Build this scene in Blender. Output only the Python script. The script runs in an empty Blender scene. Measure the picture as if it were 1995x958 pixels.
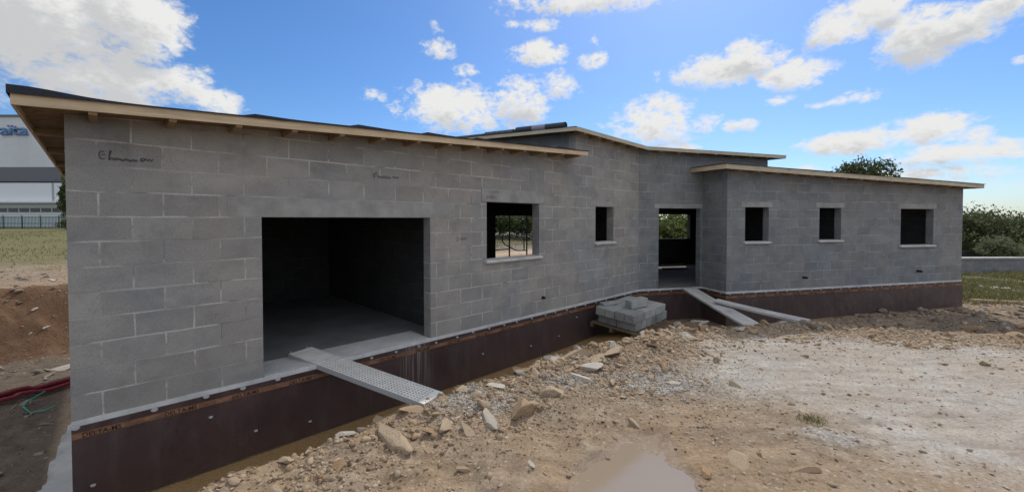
import bpy, bmesh, math, random
import numpy as np
from mathutils import Vector, Matrix, Euler
R = math.radians
random.seed(7); rng = np.random.default_rng(7)
C = bpy.context.scene.collection

# ------------------------------------------------------------------ camera
cam = bpy.data.cameras.new('camera'); cam.sensor_width = 36; cam.lens = 36*810/1995
cam.shift_y = -33/1995; cam.clip_start = .05; cam.clip_end = 3000
co = bpy.data.objects.new('camera', cam); C.objects.link(co)
co.location = (0, 0, 1.97); co.rotation_euler = (R(90-1.3), 0, 0)
bpy.context.scene.camera = co

# ------------------------------------------------------------------ sky, clouds, sun
SUN_AZ, SUN_EL = 24, 47
S = bpy.context.scene
w = bpy.data.worlds.new('World'); S.world = w; w.use_nodes = True
nt = w.node_tree; N = nt.nodes; L = nt.links; N.clear()
def wn(t, **k):
    n = N.new(t)
    for a, v in k.items(): setattr(n, a, v)
    return n
def wmath(op, a, b=None, c=None, clamp=False):
    n = N.new('ShaderNodeMath'); n.operation = op; n.use_clamp = clamp
    for i, v in enumerate((a, b, c)):
        if v is None: continue
        if isinstance(v, (int, float)): n.inputs[i].default_value = v
        else: L.new(v, n.inputs[i])
    return n.outputs[0]
sky = wn('ShaderNodeTexSky', sky_type='NISHITA', sun_disc=False)
sky.sun_elevation = R(SUN_EL); sky.sun_rotation = R(SUN_AZ); sky.air_density = 1.0; sky.dust_density = .7; sky.ozone_density = 3
tint = wn('ShaderNodeMix', data_type='RGBA', blend_type='MULTIPLY'); tint.inputs['Factor'].default_value = 1; tint.inputs[7].default_value = (.78, .92, 1.12, 1); L.new(sky.outputs[0], tint.inputs[6])
hs = wn('ShaderNodeHueSaturation'); hs.inputs['Saturation'].default_value = 1.12; hs.inputs['Value'].default_value = 1.0
L.new(tint.outputs[2], hs.inputs['Color'])
tc = wn('ShaderNodeTexCoord'); sep = wn('ShaderNodeSeparateXYZ'); L.new(tc.outputs['Generated'], sep.inputs[0])
az = wmath('MULTIPLY', wmath('ARCTAN2', sep.outputs[0], sep.outputs[1]), 57.29578)
el = wmath('MULTIPLY', wmath('ARCSINE', sep.outputs[2]), 57.29578)
# edges of the clouds are broken up by noise laid over azimuth and elevation (taller wavelengths near the zenith)
cm = wn('ShaderNodeCombineXYZ'); L.new(az, cm.inputs[0]); L.new(el, cm.inputs[1])
def wnoise(scale, detail, rough, vec=None, off=0, dist=0):
    mp = wn('ShaderNodeMapping'); mp.inputs['Scale'].default_value = (scale, scale*1.5, 1); mp.inputs['Location'].default_value = (off, off, off)
    L.new(vec or cm.outputs[0], mp.inputs[0])
    n = wn('ShaderNodeTexNoise'); n.inputs['Scale'].default_value = 1; n.inputs['Detail'].default_value = detail; n.inputs['Roughness'].default_value = rough
    n.inputs['Distortion'].default_value = dist
    L.new(mp.outputs[0], n.inputs['Vector']); return n.outputs['Fac']
n1 = wnoise(.17, 8, .60, off=3.1); n2 = wnoise(.8, 6, .62, off=9.7, dist=.4)
CL = [(-48.9,17.5,8.4,5.0,1.4,.55),(-42.2,19.6,4.2,4.4,1.5,1),(-44.3,13.6,7.3,3.0,1.2,.7),(-39.3,14.0,5.5,2.5,1,.9),(-35.3,13.0,3.0,2.1,1,1),(-49.6,10.7,3.6,1.8,.5,.6),(-37.5,19.1,1.3,1.4,.42,1),(11.2,27.5,14.5,2.1,1,1),(3.7,24.7,5.2,.9,.75,1),(-9.9,21.7,2.9,1.4,.8,1),(-10.6,24.1,1.7,1.1,.35,1),(3.7,21.5,4.6,1.9,1,1),(10.7,20.4,2.4,1.7,1,1),(11.1,22.6,1.1,1.3,.5,1),(-5.8,19.6,2.4,1.2,.7,1),(-7.5,14.7,9.3,3.6,1,1),(.9,16.2,5.6,3.2,1,1),(6.1,17.7,3.5,2.2,.9,1),(-18.2,15.8,2.9,1.5,.55,1),(18.8,12.4,6.9,3.5,1,1),(19.7,14.7,3.1,1.8,.9,1),(24.6,12.4,2.9,2.4,.8,1),(28.8,11.2,3.2,1.1,.85,1),(19.1,17.8,.9,1.2,.45,1),(13.3,14.6,1.7,1.1,.4,1),(26.2,17.8,5.4,2.4,1,1),(29.2,18.5,4.3,2.3,1,1),(34.1,15.9,4.1,1.8,1,1),(38.1,19.9,3.9,2.4,1,1),(40.6,20.7,3.2,2.3,1,1),(44.1,17.4,4.0,3.2,1,.75),(47.1,17.4,3.9,2.6,1,.6),(49.6,18.3,2.7,2.0,1,.8),(31.5,24.0,2.5,.7,.3,1),(32.6,13.4,1.9,.8,.75,1),(39.5,12.7,3.3,1.0,.85,1),(36.5,12.5,1.8,.5,.6,1),(40.0,8.2,6.6,1.4,1.15,.9),(44.6,8.8,3.9,1.7,1,1),(47.3,7.7,2.6,1.3,.9,1),(47.9,9.1,1.9,.5,.5,1),(46.7,6.1,6.2,1.3,1.15,.9),(49.8,6.2,2.6,1.5,1,1),(45.7,4.6,7.0,1.3,.95,.8),(49.8,3.5,2.9,1.8,.5,.8),(50.5,13.5,.7,.6,.7,1),(34.7,5.6,2.9,.7,.4,.9),(21.0,9.0,4.3,1.0,.6,1),
      (66,10,7,3,1,1),(-62,8,6,2,1,1)]
f1 = f2 = f3 = None
for (a, e, ra, re, s, b) in CL:
    if ra*re < 6: s -= .12
    for k in ((0, 1) if ra*re > 3 else (0,)):
        v = wn('ShaderNodeVectorMath', operation='MULTIPLY_ADD'); L.new(cm.outputs[0], v.inputs[0])
        ee = e - (re*.55 if k else 0)
        aa = a - (ra*.12 if k else 0)
        v.inputs[1].default_value = (1/ra, 1/re, 0); v.inputs[2].default_value = (-aa/ra, -ee/re, 0)
        d = wn('ShaderNodeVectorMath', operation='DOT_PRODUCT'); L.new(v.outputs[0], d.inputs[0]); L.new(v.outputs[0], d.inputs[1])
        g = wmath('MULTIPLY_ADD', d.outputs['Value'], -1.0 if s > .7 else -.8, s)
        if k == 0: f1 = g if f1 is None else wmath('SMOOTH_MAX', f1, g, .25)
        if k == 0 and b < .85: f3 = g if f3 is None else wmath('MAXIMUM', f3, g)
        if k == 1: f2 = g if f2 is None else wmath('MAXIMUM', f2, g)
nz = wmath('ADD', wmath('MULTIPLY', wmath('SUBTRACT', n1, .5), 2.8), wmath('MULTIPLY', wmath('SUBTRACT', n2, .5), 2.1))
dens0 = wmath('ADD', wmath('MAXIMUM', f1, -2.5), nz)
# unseen bright cloud added overhead and behind the viewer to fill shaded walls
back = wmath('MAXIMUM', wmath('DIVIDE', wmath('SUBTRACT', wmath('ABSOLUTE', az), 58), 14), wmath('DIVIDE', wmath('SUBTRACT', el, 34), 10))
dens = wmath('MAXIMUM', dens0, wmath('ADD', wmath('MINIMUM', back, .55), nz))
def wramp(fac, pts):
    r = wn('ShaderNodeValToRGB'); L.new(fac, r.inputs[0]); cr = r.color_ramp; cr.interpolation = 'EASE'
    while len(cr.elements) < len(pts): cr.elements.new(.5)
    for e_, (p, c) in zip(cr.elements, pts): e_.position = p; e_.color = (*c, 1) if len(c) == 3 else c
    return r.outputs[0]
mask = wramp(dens, [(-.0, (0,0,0)), (.98, (1,1,1))])
# lit tops, greyer undersides where the cloud is thick
core = wmath('MULTIPLY', wmath('ADD', dens, wmath('MULTIPLY', wmath('SUBTRACT', wnoise(.33, 5, .6, off=21), .5), 2.2)), .5)
under = wmath('ADD', wmath('ADD', wmath('MULTIPLY', wmath('SUBTRACT', f2, f1), .75), core), wmath('MULTIPLY', wmath('MAXIMUM', f3, 0), .36))
lit = wramp(under, [(.3, (1,1,1)), (1.0, (.70,.71,.73))])
skyS = wn('ShaderNodeVectorMath', operation='SCALE'); L.new(hs.outputs[0], skyS.inputs[0]); skyS.inputs['Scale'].default_value = .92
ccol = wn('ShaderNodeMix', data_type='RGBA', blend_type='MULTIPLY'); ccol.inputs['Factor'].default_value = 1
bs = wn('ShaderNodeVectorMath', operation='SCALE'); bs.inputs[0].default_value = (6.6, 6.6, 6.5); L.new(wmath('MULTIPLY_ADD', wmath('MINIMUM', wmath('MAXIMUM', back, 0), 1), .38, 1.0), bs.inputs['Scale'])  # the added cloud out of view is brightened further for fill
L.new(bs.outputs[0], ccol.inputs[6]); L.new(lit, ccol.inputs[7])
mixc = wn('ShaderNodeMix', data_type='RGBA'); L.new(mask, mixc.inputs['Factor']); L.new(skyS.outputs[0], mixc.inputs[6]); L.new(ccol.outputs[2], mixc.inputs[7])
bg = wn('ShaderNodeBackground'); bg.inputs['Strength'].default_value = .12; L.new(mixc.outputs[2], bg.inputs[0])
wo = wn('ShaderNodeOutputWorld'); L.new(bg.outputs[0], wo.inputs[0])
sd = Vector((math.sin(R(SUN_AZ))*math.cos(R(SUN_EL)), math.cos(R(SUN_AZ))*math.cos(R(SUN_EL)), math.sin(R(SUN_EL))))
sl = bpy.data.lights.new('sun', 'SUN'); sl.energy = 2.3; sl.angle = R(.6); sl.color = (1, .95, .87)
so = bpy.data.objects.new('sun', sl); C.objects.link(so); so.rotation_euler = sd.to_track_quat('Z', 'Y').to_euler(); so.location = sd*50
S.view_settings.view_transform = 'Standard'; S.view_settings.look = 'None'; S.view_settings.gamma = 1
S.view_settings.exposure = 0.08; S.view_settings.use_curve_mapping = False

# ------------------------------------------------------------------ plan of the site
def dv(a): return np.array([math.sin(R(a)), math.cos(R(a))])
P0 = np.array([-4.279, 3.993]); dA = dv(45.6); nA = np.array([dA[1], -dA[0]]); bA = -nA   # long front of the garage wing
Q = np.array([3.545, 11.655]); LA = float((Q-P0) @ dA); Q = P0 + dA*LA
dB = dv(75.5); nB = np.array([dB[1], -dB[0]]); B0 = Q + dB*2.1 + nB*.96; LB = 9.14           # right wing
def XA(t, b=0): p = P0 + dA*t + bA*b; return float(p[0]), float(p[1])
def XQ(s, d=0): p = Q + dB*s - nB*d; return float(p[0]), float(p[1])
def XB(s, d=0): p = B0 + dB*s - nB*d; return float(p[0]), float(p[1])
def zA(t, b): return 2.93 + .055*(t+.3) - .028*(b+.4)
def zB(s, d): return 3.29 - .0334*(s+.39) + .03*(d+.35)
def zTa(t, b): return 3.91 - .0135*(t-7.62) + .077*(b+.3)
def zTq(s, d): return 3.862 - .0125*s + .055*(d+.3)

# ------------------------------------------------------------------ helpers
class MB:
    def __init__(s): s.v = []; s.f = []; s.uv = []; s.m = []
    def face(s, pts, uvs=None, mi=0):
        i = len(s.v); s.v += [tuple(map(float, p)) for p in pts]; s.f.append(tuple(range(i, i+len(pts))))
        s.uv += list(uvs) if uvs is not None else [(p[0], p[1]) for p in pts]; s.m.append(mi)
    def box(s, o, X, Y, Z, mi=0):
        """box from corner o spanned by three vectors, UVs in metres"""
        o, X, Y, Z = map(lambda q: np.array(q, float), (o, X, Y, Z))
        if np.cross(X, Y) @ Z < 0: X, Y = Y, X
        lx, ly, lz = map(np.linalg.norm, (X, Y, Z))
        def q(a, u, v, lu, lv): s.face([a, a+u, a+u+v, a+v], [(0, 0), (lu, 0), (lu, lv), (0, lv)], mi)
        q(o, Y, X, ly, lx); q(o+Z, X, Y, lx, ly); q(o, X, Z, lx, lz); q(o+Y, Z, X, lz, lx); q(o, Z, Y, lz, ly); q(o+X, Y, Z, ly, lz)
    def tube(s, pts, r, n=10, mi=0, cap=True):
        pts = [Vector(p) for p in pts]; rings = []
        for i, p in enumerate(pts):
            t = (pts[min(i+1, len(pts)-1)] - pts[max(i-1, 0)]).normalized()
            a = t.orthogonal().normalized() if i == 0 else (rings[-1][1] - t*rings[-1][1].dot(t)).normalized()
            b = t.cross(a); rr = r[i] if hasattr(r, '__len__') else r
            rings.append(([p + (a*math.cos(2*math.pi*k/n) + b*math.sin(2*math.pi*k/n))*rr for k in range(n)], a))
        for (A, _), (B, _) in zip(rings, rings[1:]):
            for k in range(n): s.face([A[k], A[(k+1) % n], B[(k+1) % n], B[k]], None, mi)
        if cap: s.face(list(reversed(rings[0][0])), None, mi); s.face(rings[-1][0], None, mi)
    def build(s, name, mat, parent=None, smooth=False, merge=False, bevel=0):
        me = bpy.data.meshes.new(name); me.from_pydata(s.v, [], s.f)
        u = me.uv_layers.new(name='UVMap'); u.data.foreach_set('uv', np.array(s.uv, float).ravel())
        for m_ in (mat if isinstance(mat, (list, tuple)) else [mat]): me.materials.append(m_)
        me.polygons.foreach_set('material_index', s.m)
        if merge or bevel:
            bm = bmesh.new(); bm.from_mesh(me); bmesh.ops.remove_doubles(bm, verts=bm.verts, dist=1e-4)
            if bevel: bmesh.ops.bevel(bm, geom=bm.edges[:], offset=bevel, segments=1, affect='EDGES', profile=.5)
            bm.to_mesh(me); bm.free()
        if smooth: me.shade_smooth()
        o = bpy.data.objects.new(name, me); C.objects.link(o)
        if parent: put(o, parent)
        return o
def put(o, parent):
    o.parent = parent
    def world(p): return p.matrix_basis.copy() if p.parent is None else world(p.parent) @ p.matrix_parent_inverse @ p.matrix_basis
    o.matrix_parent_inverse = world(parent).inverted()
def tag(o, label=None, cat=None, group=None, kind=None):
    for k, v in (('label', label), ('category', cat), ('group', group), ('kind', kind)):
        if v: o[k] = v
    return o
def empty(name, loc=(0, 0, 0)):
    o = bpy.data.objects.new(name, None); C.objects.link(o); o.location = loc; o.empty_display_size = .3; return o
def obj_np(name, verts, faces, mat, uv=None, smooth=False, k=4):
    me = bpy.data.meshes.new(name); nv, nf = len(verts), len(faces)
    me.vertices.add(nv); me.vertices.foreach_set('co', np.asarray(verts, np.float32).ravel())
    me.loops.add(nf*k); me.loops.foreach_set('vertex_index', np.asarray(faces, np.int32).ravel())
    me.polygons.add(nf); me.polygons.foreach_set('loop_start', np.arange(0, nf*k, k, dtype=np.int32))
    me.polygons.foreach_set('loop_total', np.full(nf, k, np.int32)); me.update(calc_edges=True); me.validate()
    me.materials.append(mat)
    if smooth: me.shade_smooth()
    o = bpy.data.objects.new(name, me); C.objects.link(o); return o

# numpy value noise
_T = rng.random((256, 256))
def vnoise(x, y):
    xi = np.floor(x).astype(int); yi = np.floor(y).astype(int); fx = x-xi; fy = y-yi
    fx = fx*fx*(3-2*fx); fy = fy*fy*(3-2*fy)
    g = lambda i, j: _T[i & 255, j & 255]
    return (g(xi, yi)*(1-fx)+g(xi+1, yi)*fx)*(1-fy) + (g(xi, yi+1)*(1-fx)+g(xi+1, yi+1)*fx)*fy
def fbm(x, y, o=4, gain=.5):
    r = 0; a = 1; t = 0
    for i in range(o): r = r + a*vnoise(x*2**i+17.3*i, y*2**i+5.1*i); t += a; a *= gain
    return r/t*2-1
def sst(a, b, x): x = np.clip((x-a)/(b-a), 0, 1); return x*x*(3-2*x)
def pldist(x, y, pts):
    """signed distance to an open polyline (positive to its left) and nearest arc parameter"""
    best = np.full(x.shape, 1e9); sg = np.zeros(x.shape)
    for (ax, ay), (bx, by) in zip(pts, pts[1:]):
        ex, ey = bx-ax, by-ay; l2 = ex*ex+ey*ey
        t = np.clip(((x-ax)*ex+(y-ay)*ey)/l2, 0, 1); qx = x-ax-t*ex; qy = y-ay-t*ey; d = np.hypot(qx, qy)
        c = ex*(y-ay)-ey*(x-ax); m = d < best-1e-9
        best = np.where(m, d, best); sg = np.where(m, np.sign(c), sg)
    return best*sg
def inpoly(x, y, pts):
    d = np.full(x.shape, 1e9); ins = np.zeros(x.shape, bool)
    for (ax, ay), (bx, by) in zip(pts, pts[1:]+pts[:1]):
        ex, ey = bx-ax, by-ay; t = np.clip(((x-ax)*ex+(y-ay)*ey)/(ex*ex+ey*ey), 0, 1)
        d = np.minimum(d, np.hypot(x-ax-t*ex, y-ay-t*ey))
        c = ((ay > y) != (by > y)) & (x < (bx-ax)*(y-ay)/((by-ay) if by != ay else 1e-9)+ax); ins ^= c
    return np.where(ins, d, -d)
EDGE = [(-4.6, .2), (-3.3, 2.6), (-2.74, 3.25), (-2.33, 3.67), (-1.86, 4.13), (-1.29, 4.75), (-.76, 5.24), (-.26, 5.71), (.49, 6.42), (1.46, 7.25), (2.43, 7.76), (3.15, 8.11), (4.52, 8.42), (6.31, 8.58), (8.01, 8.1), (9.6, 7.6), (13, 8.0), (30, 10)]
PAD = [(3.3, 7.9), (6.25, 8.5), (7.84, 7.8), (9.5, 6.9), (14, 7), (14, 3.4), (4.9, 3.5), (3.7, 3.9), (3.4, 4.65), (2.8, 5.2), (2.5, 5.9)]
PUD = [(.42, 3.05), (.55, 3.45), (.68, 3.70), (.98, 3.92), (1.15, 4.13), (1.32, 4.13), (1.50, 4.2), (1.52, 3.96), (1.46, 3.75), (1.55, 3.5), (1.44, 3.2), (1.3, 3.0)]
FAR_WALL_Y = 21.8
def ground_h(x, y, detail=True):
    d = pldist(x, y, EDGE)
    wn_ = .12*fbm(x*1.3, y*1.3, 3)
    wd = .55 + 1.9*sst(3.5, 8.5, x)
    top = -.25 + .05*fbm(x*.5+3, y*.5, 3)
    floor = -.93 + .06*sst(6, 12, x) + .05*fbm(x*.9, y*.9, 3)*sst(3.6, 5, x)
    k = sst(0, 1, (d+wn_+.15*(1-sst(1.5, 3.5, x))-.02)/wd)
    floor = floor + .30*np.exp(-((x-2.9)/.9)**2-((y-9.5)/.7)**2) + .48*np.exp(-((x-4.3)/.6)**2-((y-9.7)/.7)**2)
    h = top*(1-k)+floor*k
    b = (x-P0[0])*bA[0]+(y-P0[1])*bA[1]; q = -((x-P0[0])*dA[0]+(y-P0[1])*dA[1])
    up = sst(7.0, 8.7, b+.45*np.maximum(q, 0)*0+.25*fbm(x*.8, y*.8, 3)) * (1-sst(9, 17, x-.35*y+3))
    hi = .42 + .5*sst(12, 45, b)
    h = h*(1-up)+hi*up
    h = np.where(y > 60, h, h)
    if detail:
        near = np.exp(-np.maximum(np.abs(d+.9)-.9, 0)**2/.5)           # the spoil heap along the trench
        pud = sst(-.14, .12, inpoly(x, y, PUD)); pad = sst(-.5, .4, inpoly(x, y, PAD))
        am = (.03+.055*near*(1-pad))*(1-pud*.5)*(1-.75*pad)
        trench = sst(.5, .9, d)*(1-sst(3.6, 5, x))*(1-sst(.2, .8, q))
        am = am*(1-.85*trench)
        am = am + .09*sst(.25, .7, q)*(1-sst(9, 12, b))
        h = h + am*(fbm(x*2.1, y*2.1, 5, .58)+.35*fbm(x*9, y*9, 2)) + near*(1-pad)*.035*(1-pud)
        ca, sa = math.cos(R(24)), math.sin(R(24)); ru = (x*ca+y*sa)*.3; rv = -x*sa+y*ca
        rut = np.exp(-((rv-1.9-.35*np.sin(ru*1.3))/.13)**2)+np.exp(-((rv-3.4-.35*np.sin(ru*1.3))/.13)**2)+.7*np.exp(-((rv-.6-.5*np.sin(ru+1))/.15)**2)
        h = h - .022*rut*sst(.3, .9, -d)*(1-pud)*(.6+.4*fbm(x*3, y*3, 3))
        h = h - .028*pud
    return h

# ------------------------------------------------------------------ materials
def mat(name, base=(.5, .5, .5), rough=.85, metal=0, spec=.3):
    m = bpy.data.materials.new(name); m.use_nodes = True; b = m.node_tree.nodes['Principled BSDF']
    b.inputs['Base Color'].default_value = (*base, 1); b.inputs['Roughness'].default_value = rough
    b.inputs['Metallic'].default_value = metal; b.inputs['Specular IOR Level'].default_value = spec
    return m
class G:
    """tiny node-graph writer"""
    def __init__(s, m): s.t = m.node_tree; s.n = s.t.nodes; s.l = s.t.links; s.b = s.n['Principled BSDF']
    def node(s, t, ins=None, **k):
        n = s.n.new(t)
        for a, v in k.items(): setattr(n, a, v)
        for a, v in (ins or {}).items(): s.set(n.inputs[a], v)
        return n
    def set(s, i, v):
        if hasattr(v, 'is_output') or isinstance(v, bpy.types.NodeSocket): s.l.new(v, i)
        elif isinstance(v, (tuple, list)) and len(v) == 3 and i.type == 'RGBA': i.default_value = (*v, 1)
        else: i.default_value = v
    def math(s, op, a, b=0, c=0, clamp=False):
        n = s.n.new('ShaderNodeMath'); n.operation = op; n.use_clamp = clamp
        for i, v in enumerate((a, b, c)): s.set(n.inputs[i], v)
        return n.outputs[0]
    def noise(s, vec, scale, detail=4, rough=.55, dist=0):
        return s.node('ShaderNodeTexNoise', {'Vector': vec, 'Scale': scale, 'Detail': detail, 'Roughness': rough, 'Distortion': dist}).outputs['Fac']
    def ramp(s, f, pts, interp='LINEAR'):
        r = s.node('ShaderNodeValToRGB', {0: f}); cr = r.color_ramp; cr.interpolation = interp
        while len(cr.elements) < len(pts): cr.elements.new(.5)
        for e, (p, c) in zip(cr.elements, pts):
            e.position = p; c = (c, c, c) if isinstance(c, (int, float)) else c; e.color = (*c, 1)
        return r.outputs[0]
    def mix(s, f, a, b, mode='MIX'):
        n = s.node('ShaderNodeMix', data_type='RGBA', blend_type=mode); s.set(n.inputs[0], f); s.set(n.inputs[6], a); s.set(n.inputs[7], b); return n.outputs[2]
    def bump(s, h, strength=.4, dist=.01, normal=None):
        n = s.node('ShaderNodeBump', {'Height': h, 'Strength': strength, 'Distance': dist})
        if normal is not None: s.l.new(normal, n.inputs['Normal'])
        s.l.new(n.outputs[0], s.b.inputs['Normal']); return n.outputs[0]
    def col(s, c): s.set(s.b.inputs['Base Color'], c)
    def map(s, vec, sc=(1, 1, 1), loc=(0, 0, 0), rot=(0, 0, 0)):
        return s.node('ShaderNodeMapping', {'Vector': vec, 'Scale': sc, 'Location': loc, 'Rotation': rot}).outputs[0]
    @property
    def obj(s): return s.node('ShaderNodeTexCoord').outputs['Object']
    @property
    def uv(s): return s.node('ShaderNodeTexCoord').outputs['UV']
    @property
    def geo(s): return s.node('ShaderNodeNewGeometry').outputs['Position']

def m_blockwall(name, shift=0., tone=1.0, salt=0., tint=(1, 1, 1)):
    m = mat(name, rough=.95, spec=.15); g = G(m); uv = g.map(g.uv, loc=(shift, 0, 0)); pos = g.geo
    # slightly wavering courses, as laid by hand
    wob = g.node('ShaderNodeVectorMath', {0: g.node('ShaderNodeTexNoise', {'Vector': uv, 'Scale': 2.1, 'Detail': 3}).outputs['Color'], 1: (.5, .5, .5)}, operation='SUBTRACT').outputs[0]
    uvw = g.node('ShaderNodeVectorMath', {0: wob, 1: (.03, .02, 0), 2: uv}, operation='MULTIPLY_ADD').outputs[0]
    fray = g.node('ShaderNodeVectorMath', {0: g.node('ShaderNodeTexNoise', {'Vector': uv, 'Scale': 26., 'Detail': 4, 'Roughness': .7}).outputs['Color'], 1: (.5, .5, .5)}, operation='SUBTRACT').outputs[0]
    uvw = g.node('ShaderNodeVectorMath', {0: fray, 1: (.013, .013, 0), 2: uvw}, operation='MULTIPLY_ADD').outputs[0]
    br = g.node('ShaderNodeTexBrick', {'Vector': uvw, 'Color1': (.2, .2, .2), 'Color2': (.8, .8, .8), 'Mortar': (.5, .5, .5), 'Scale': 1., 'Mortar Size': .0085, 'Mortar Smooth': .3, 'Brick Width': .5, 'Row Height': .25}, offset=.5, offset_frequency=2)
    cell = br.outputs['Color']; joint = br.outputs['Fac']
    wide = g.node('ShaderNodeTexBrick', {'Vector': uvw, 'Scale': 1., 'Mortar Size': .017, 'Mortar Smooth': .8, 'Brick Width': .5, 'Row Height': .25}, offset=.5, offset_frequency=2).outputs['Fac']
    cbw = g.node('ShaderNodeRGBToBW', {0: cell}).outputs[0]
    tonev = g.ramp(cbw, [(.2, (.268, .262, .251)), (.4, (.296, .287, .274)), (.6, (.309, .300, .286)), (.8, (.330, .320, .305))])
    tonev = g.mix(g.ramp(g.noise(g.map(uv, loc=(salt, 4, 0)), .55, 3, .6), [(.42, 0), (.62, 1)]), tonev, g.mix(1., tonev, (.86, .92, 1.0), 'MULTIPLY'))
    blot = g.noise(g.map(uv, loc=(salt+9, 1, 0)), 2.6, 6, .62)
    c = g.mix(1., tonev, g.ramp(blot, [(.3, (.84, .84, .85)), (.5, (1, 1, 1)), (.72, (1.10, 1.10, 1.08))]), 'MULTIPLY')
    smear = g.ramp(g.noise(g.map(uv, sc=(.7, 2.4, 1), loc=(salt, salt, 0)), 1.9, 5, .6), [(.49, 0), (.58, .85)])   # mortar wiped over the joints
    c = g.mix(g.math('MULTIPLY', wide, smear), c, (.42, .41, .385))
    pres = g.ramp(g.noise(g.map(uv, sc=(.7, 2.4, 1), loc=(salt+3, 2, 0)), 1.45, 4, .65), [(.46, 0), (.58, 1)])
    dark = g.ramp(g.noise(g.map(uv, loc=(7, salt, 0)), 2.2, 2, .5), [(.40, (.19, .19, .185)), (.47, (.54, .53, .50))])
    c = g.mix(g.math('MULTIPLY', joint, g.math('MULTIPLY_ADD', pres, .75, .07)), c, dark)
    pits = g.ramp(g.noise(g.map(uv, loc=(2, salt, 0)), 34, 3, .75), [(.30, .45), (.38, 0)])
    c = g.mix(pits, c, (.10, .10, .098))
    dust_ = g.ramp(g.noise(g.map(uv, sc=(1, 1.6, 1), loc=(salt+17, 3, 0)), .9, 7, .68, .4), [(.50, 0), (.72, .5)])   # cement dust and wiped patches
    c = g.mix(dust_, c, (.44, .43, .405))
    stain = g.ramp(g.noise(g.map(uv, sc=(1.6, 1, 1), loc=(salt+31, 8, 0)), 1.6, 6, .7), [(.58, 0), (.74, .55)])
    c = g.mix(stain, c, (.165, .16, .155))
    runs = g.ramp(g.noise(g.map(uv, sc=(6, .5, 1), loc=(salt, 0, 0)), 1.0, 5, .6), [(.62, 0), (.76, .5)])         # pale lime runs
    c = g.mix(g.math('MULTIPLY', runs, g.ramp(g.noise(uv, .8, 2), [(.48, 0), (.6, 1)])), c, (.45, .44, .42))
    grain = g.noise(pos, 95, 3, .7)
    c = g.mix(1., c, g.ramp(grain, [(.3, (.80, .80, .80)), (.6, (1.08, 1.08, 1.08))]), 'MULTIPLY')
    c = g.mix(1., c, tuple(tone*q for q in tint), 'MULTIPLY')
    g.col(c)
    h = g.math('ADD', g.math('MULTIPLY', grain, .25), g.math('MULTIPLY', g.math('MULTIPLY', joint, -.9), g.math('MULTIPLY_ADD', pres, -.5, 1)))
    g.bump(g.math('ADD', h, g.math('MULTIPLY', blot, .5)), .55, .006)
    return m
M = {}
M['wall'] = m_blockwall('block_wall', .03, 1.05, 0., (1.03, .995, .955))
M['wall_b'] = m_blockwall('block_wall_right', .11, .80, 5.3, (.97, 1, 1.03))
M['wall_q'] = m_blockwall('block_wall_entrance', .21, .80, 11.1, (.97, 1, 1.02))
M['shaded_dark'] = m_blockwall('block_wall_shaded_dark', .17, .22, 2.2)  # block copy darkened to paint in indoor shade; the retaining wall borrows it
def m_concrete(name, base, bump=.3, sc=1.):
    m = mat(name, rough=.9, spec=.2); g = G(m); p = g.geo
    a = g.noise(p, 1.6*sc, 6, .6); b = g.noise(p, 60*sc, 4, .7)
    c = g.mix(1., g.ramp(a, [(.3, tuple(x*.78 for x in base)), (.65, tuple(min(1, x*1.14) for x in base))]), g.ramp(b, [(.3, (.82, .82, .82)), (.65, (1.07, 1.07, 1.07))]), 'MULTIPLY')
    g.col(c); g.bump(g.math('ADD', g.math('MULTIPLY', a, .5), g.math('MULTIPLY', b, .4)), bump, .006); return m
M['slab'] = m_concrete('slab_concrete_shaded', (.22, .22, .215))  # floor tone darkened to paint in the shade indoors
M['slab_lit'] = m_concrete('threshold_slab_lit', (.62, .61, .58))  # same floor kept pale at the opening, its daylight put into the colour
M['sill'] = m_concrete('sill_concrete', (.60, .59, .56), .12, 2)
M['lintel'] = m_concrete('lintel_concrete', (.35, .345, .325), .5, 2.4)
M['mortar'] = m_concrete('mortar_skirt', (.60, .59, .57), .7, 2)
M['footing'] = m_concrete('footing_concrete', (.50, .49, .465), .6, 1.5)
M['block'] = m_concrete('new_block', (.42, .425, .40), .7, 3)
M['block_var'] = m_concrete('new_block_varied', (.37, .375, .355), .9, 3); _g = G(M['block_var']); _l = M['block_var'].node_tree.nodes['Principled BSDF'].inputs['Base Color'].links[0].from_socket; _g.col(_g.mix(1., _l, _g.ramp(_g.node('ShaderNodeObjectInfo').outputs['Random'], [(0, (.74, .74, .75)), (1, (1.12, 1.12, 1.1))]), 'MULTIPLY'))
M['board'] = m_concrete('ramp_board', (.50, .485, .46), .4, 1.5)
def m_wood(name, base, grain=(1, 1, 1), sc=1, rough=.75):
    m = mat(name, rough=rough, spec=.25); g = G(m); u = g.uv
    a = g.noise(g.map(u, sc=(1.2*sc, 26*sc, 1)), 1, 5, .6, .6); b = g.noise(g.map(u, sc=(.9, .9, 1)), 2.5, 3)
    kn = g.node('ShaderNodeTexVoronoi', {'Vector': g.map(u, sc=(1.4, 9, 1)), 'Scale': 1.}, feature='F1').outputs['Distance']
    c = g.mix(1., g.ramp(a, [(.3, tuple(x*.72 for x in base)), (.7, tuple(x*1.15 for x in base))]), g.ramp(b, [(.3, (.82, .80, .78)), (.7, (1.08, 1.06, 1.04))]), 'MULTIPLY')
    c = g.mix(g.ramp(kn, [(.05, .65), (.12, 0)]), c, (base[0]*.35, base[1]*.27, base[2]*.2))
    g.col(c); g.bump(a, .25, .002); return m
M['fascia'] = m_wood('fascia_pine', (.70, .55, .36))
M['fascia_grey'] = m_wood('fascia_weathered', (.58, .51, .38))
M['rafter'] = m_wood('rafter_wood', (.38, .27, .16))
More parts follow.
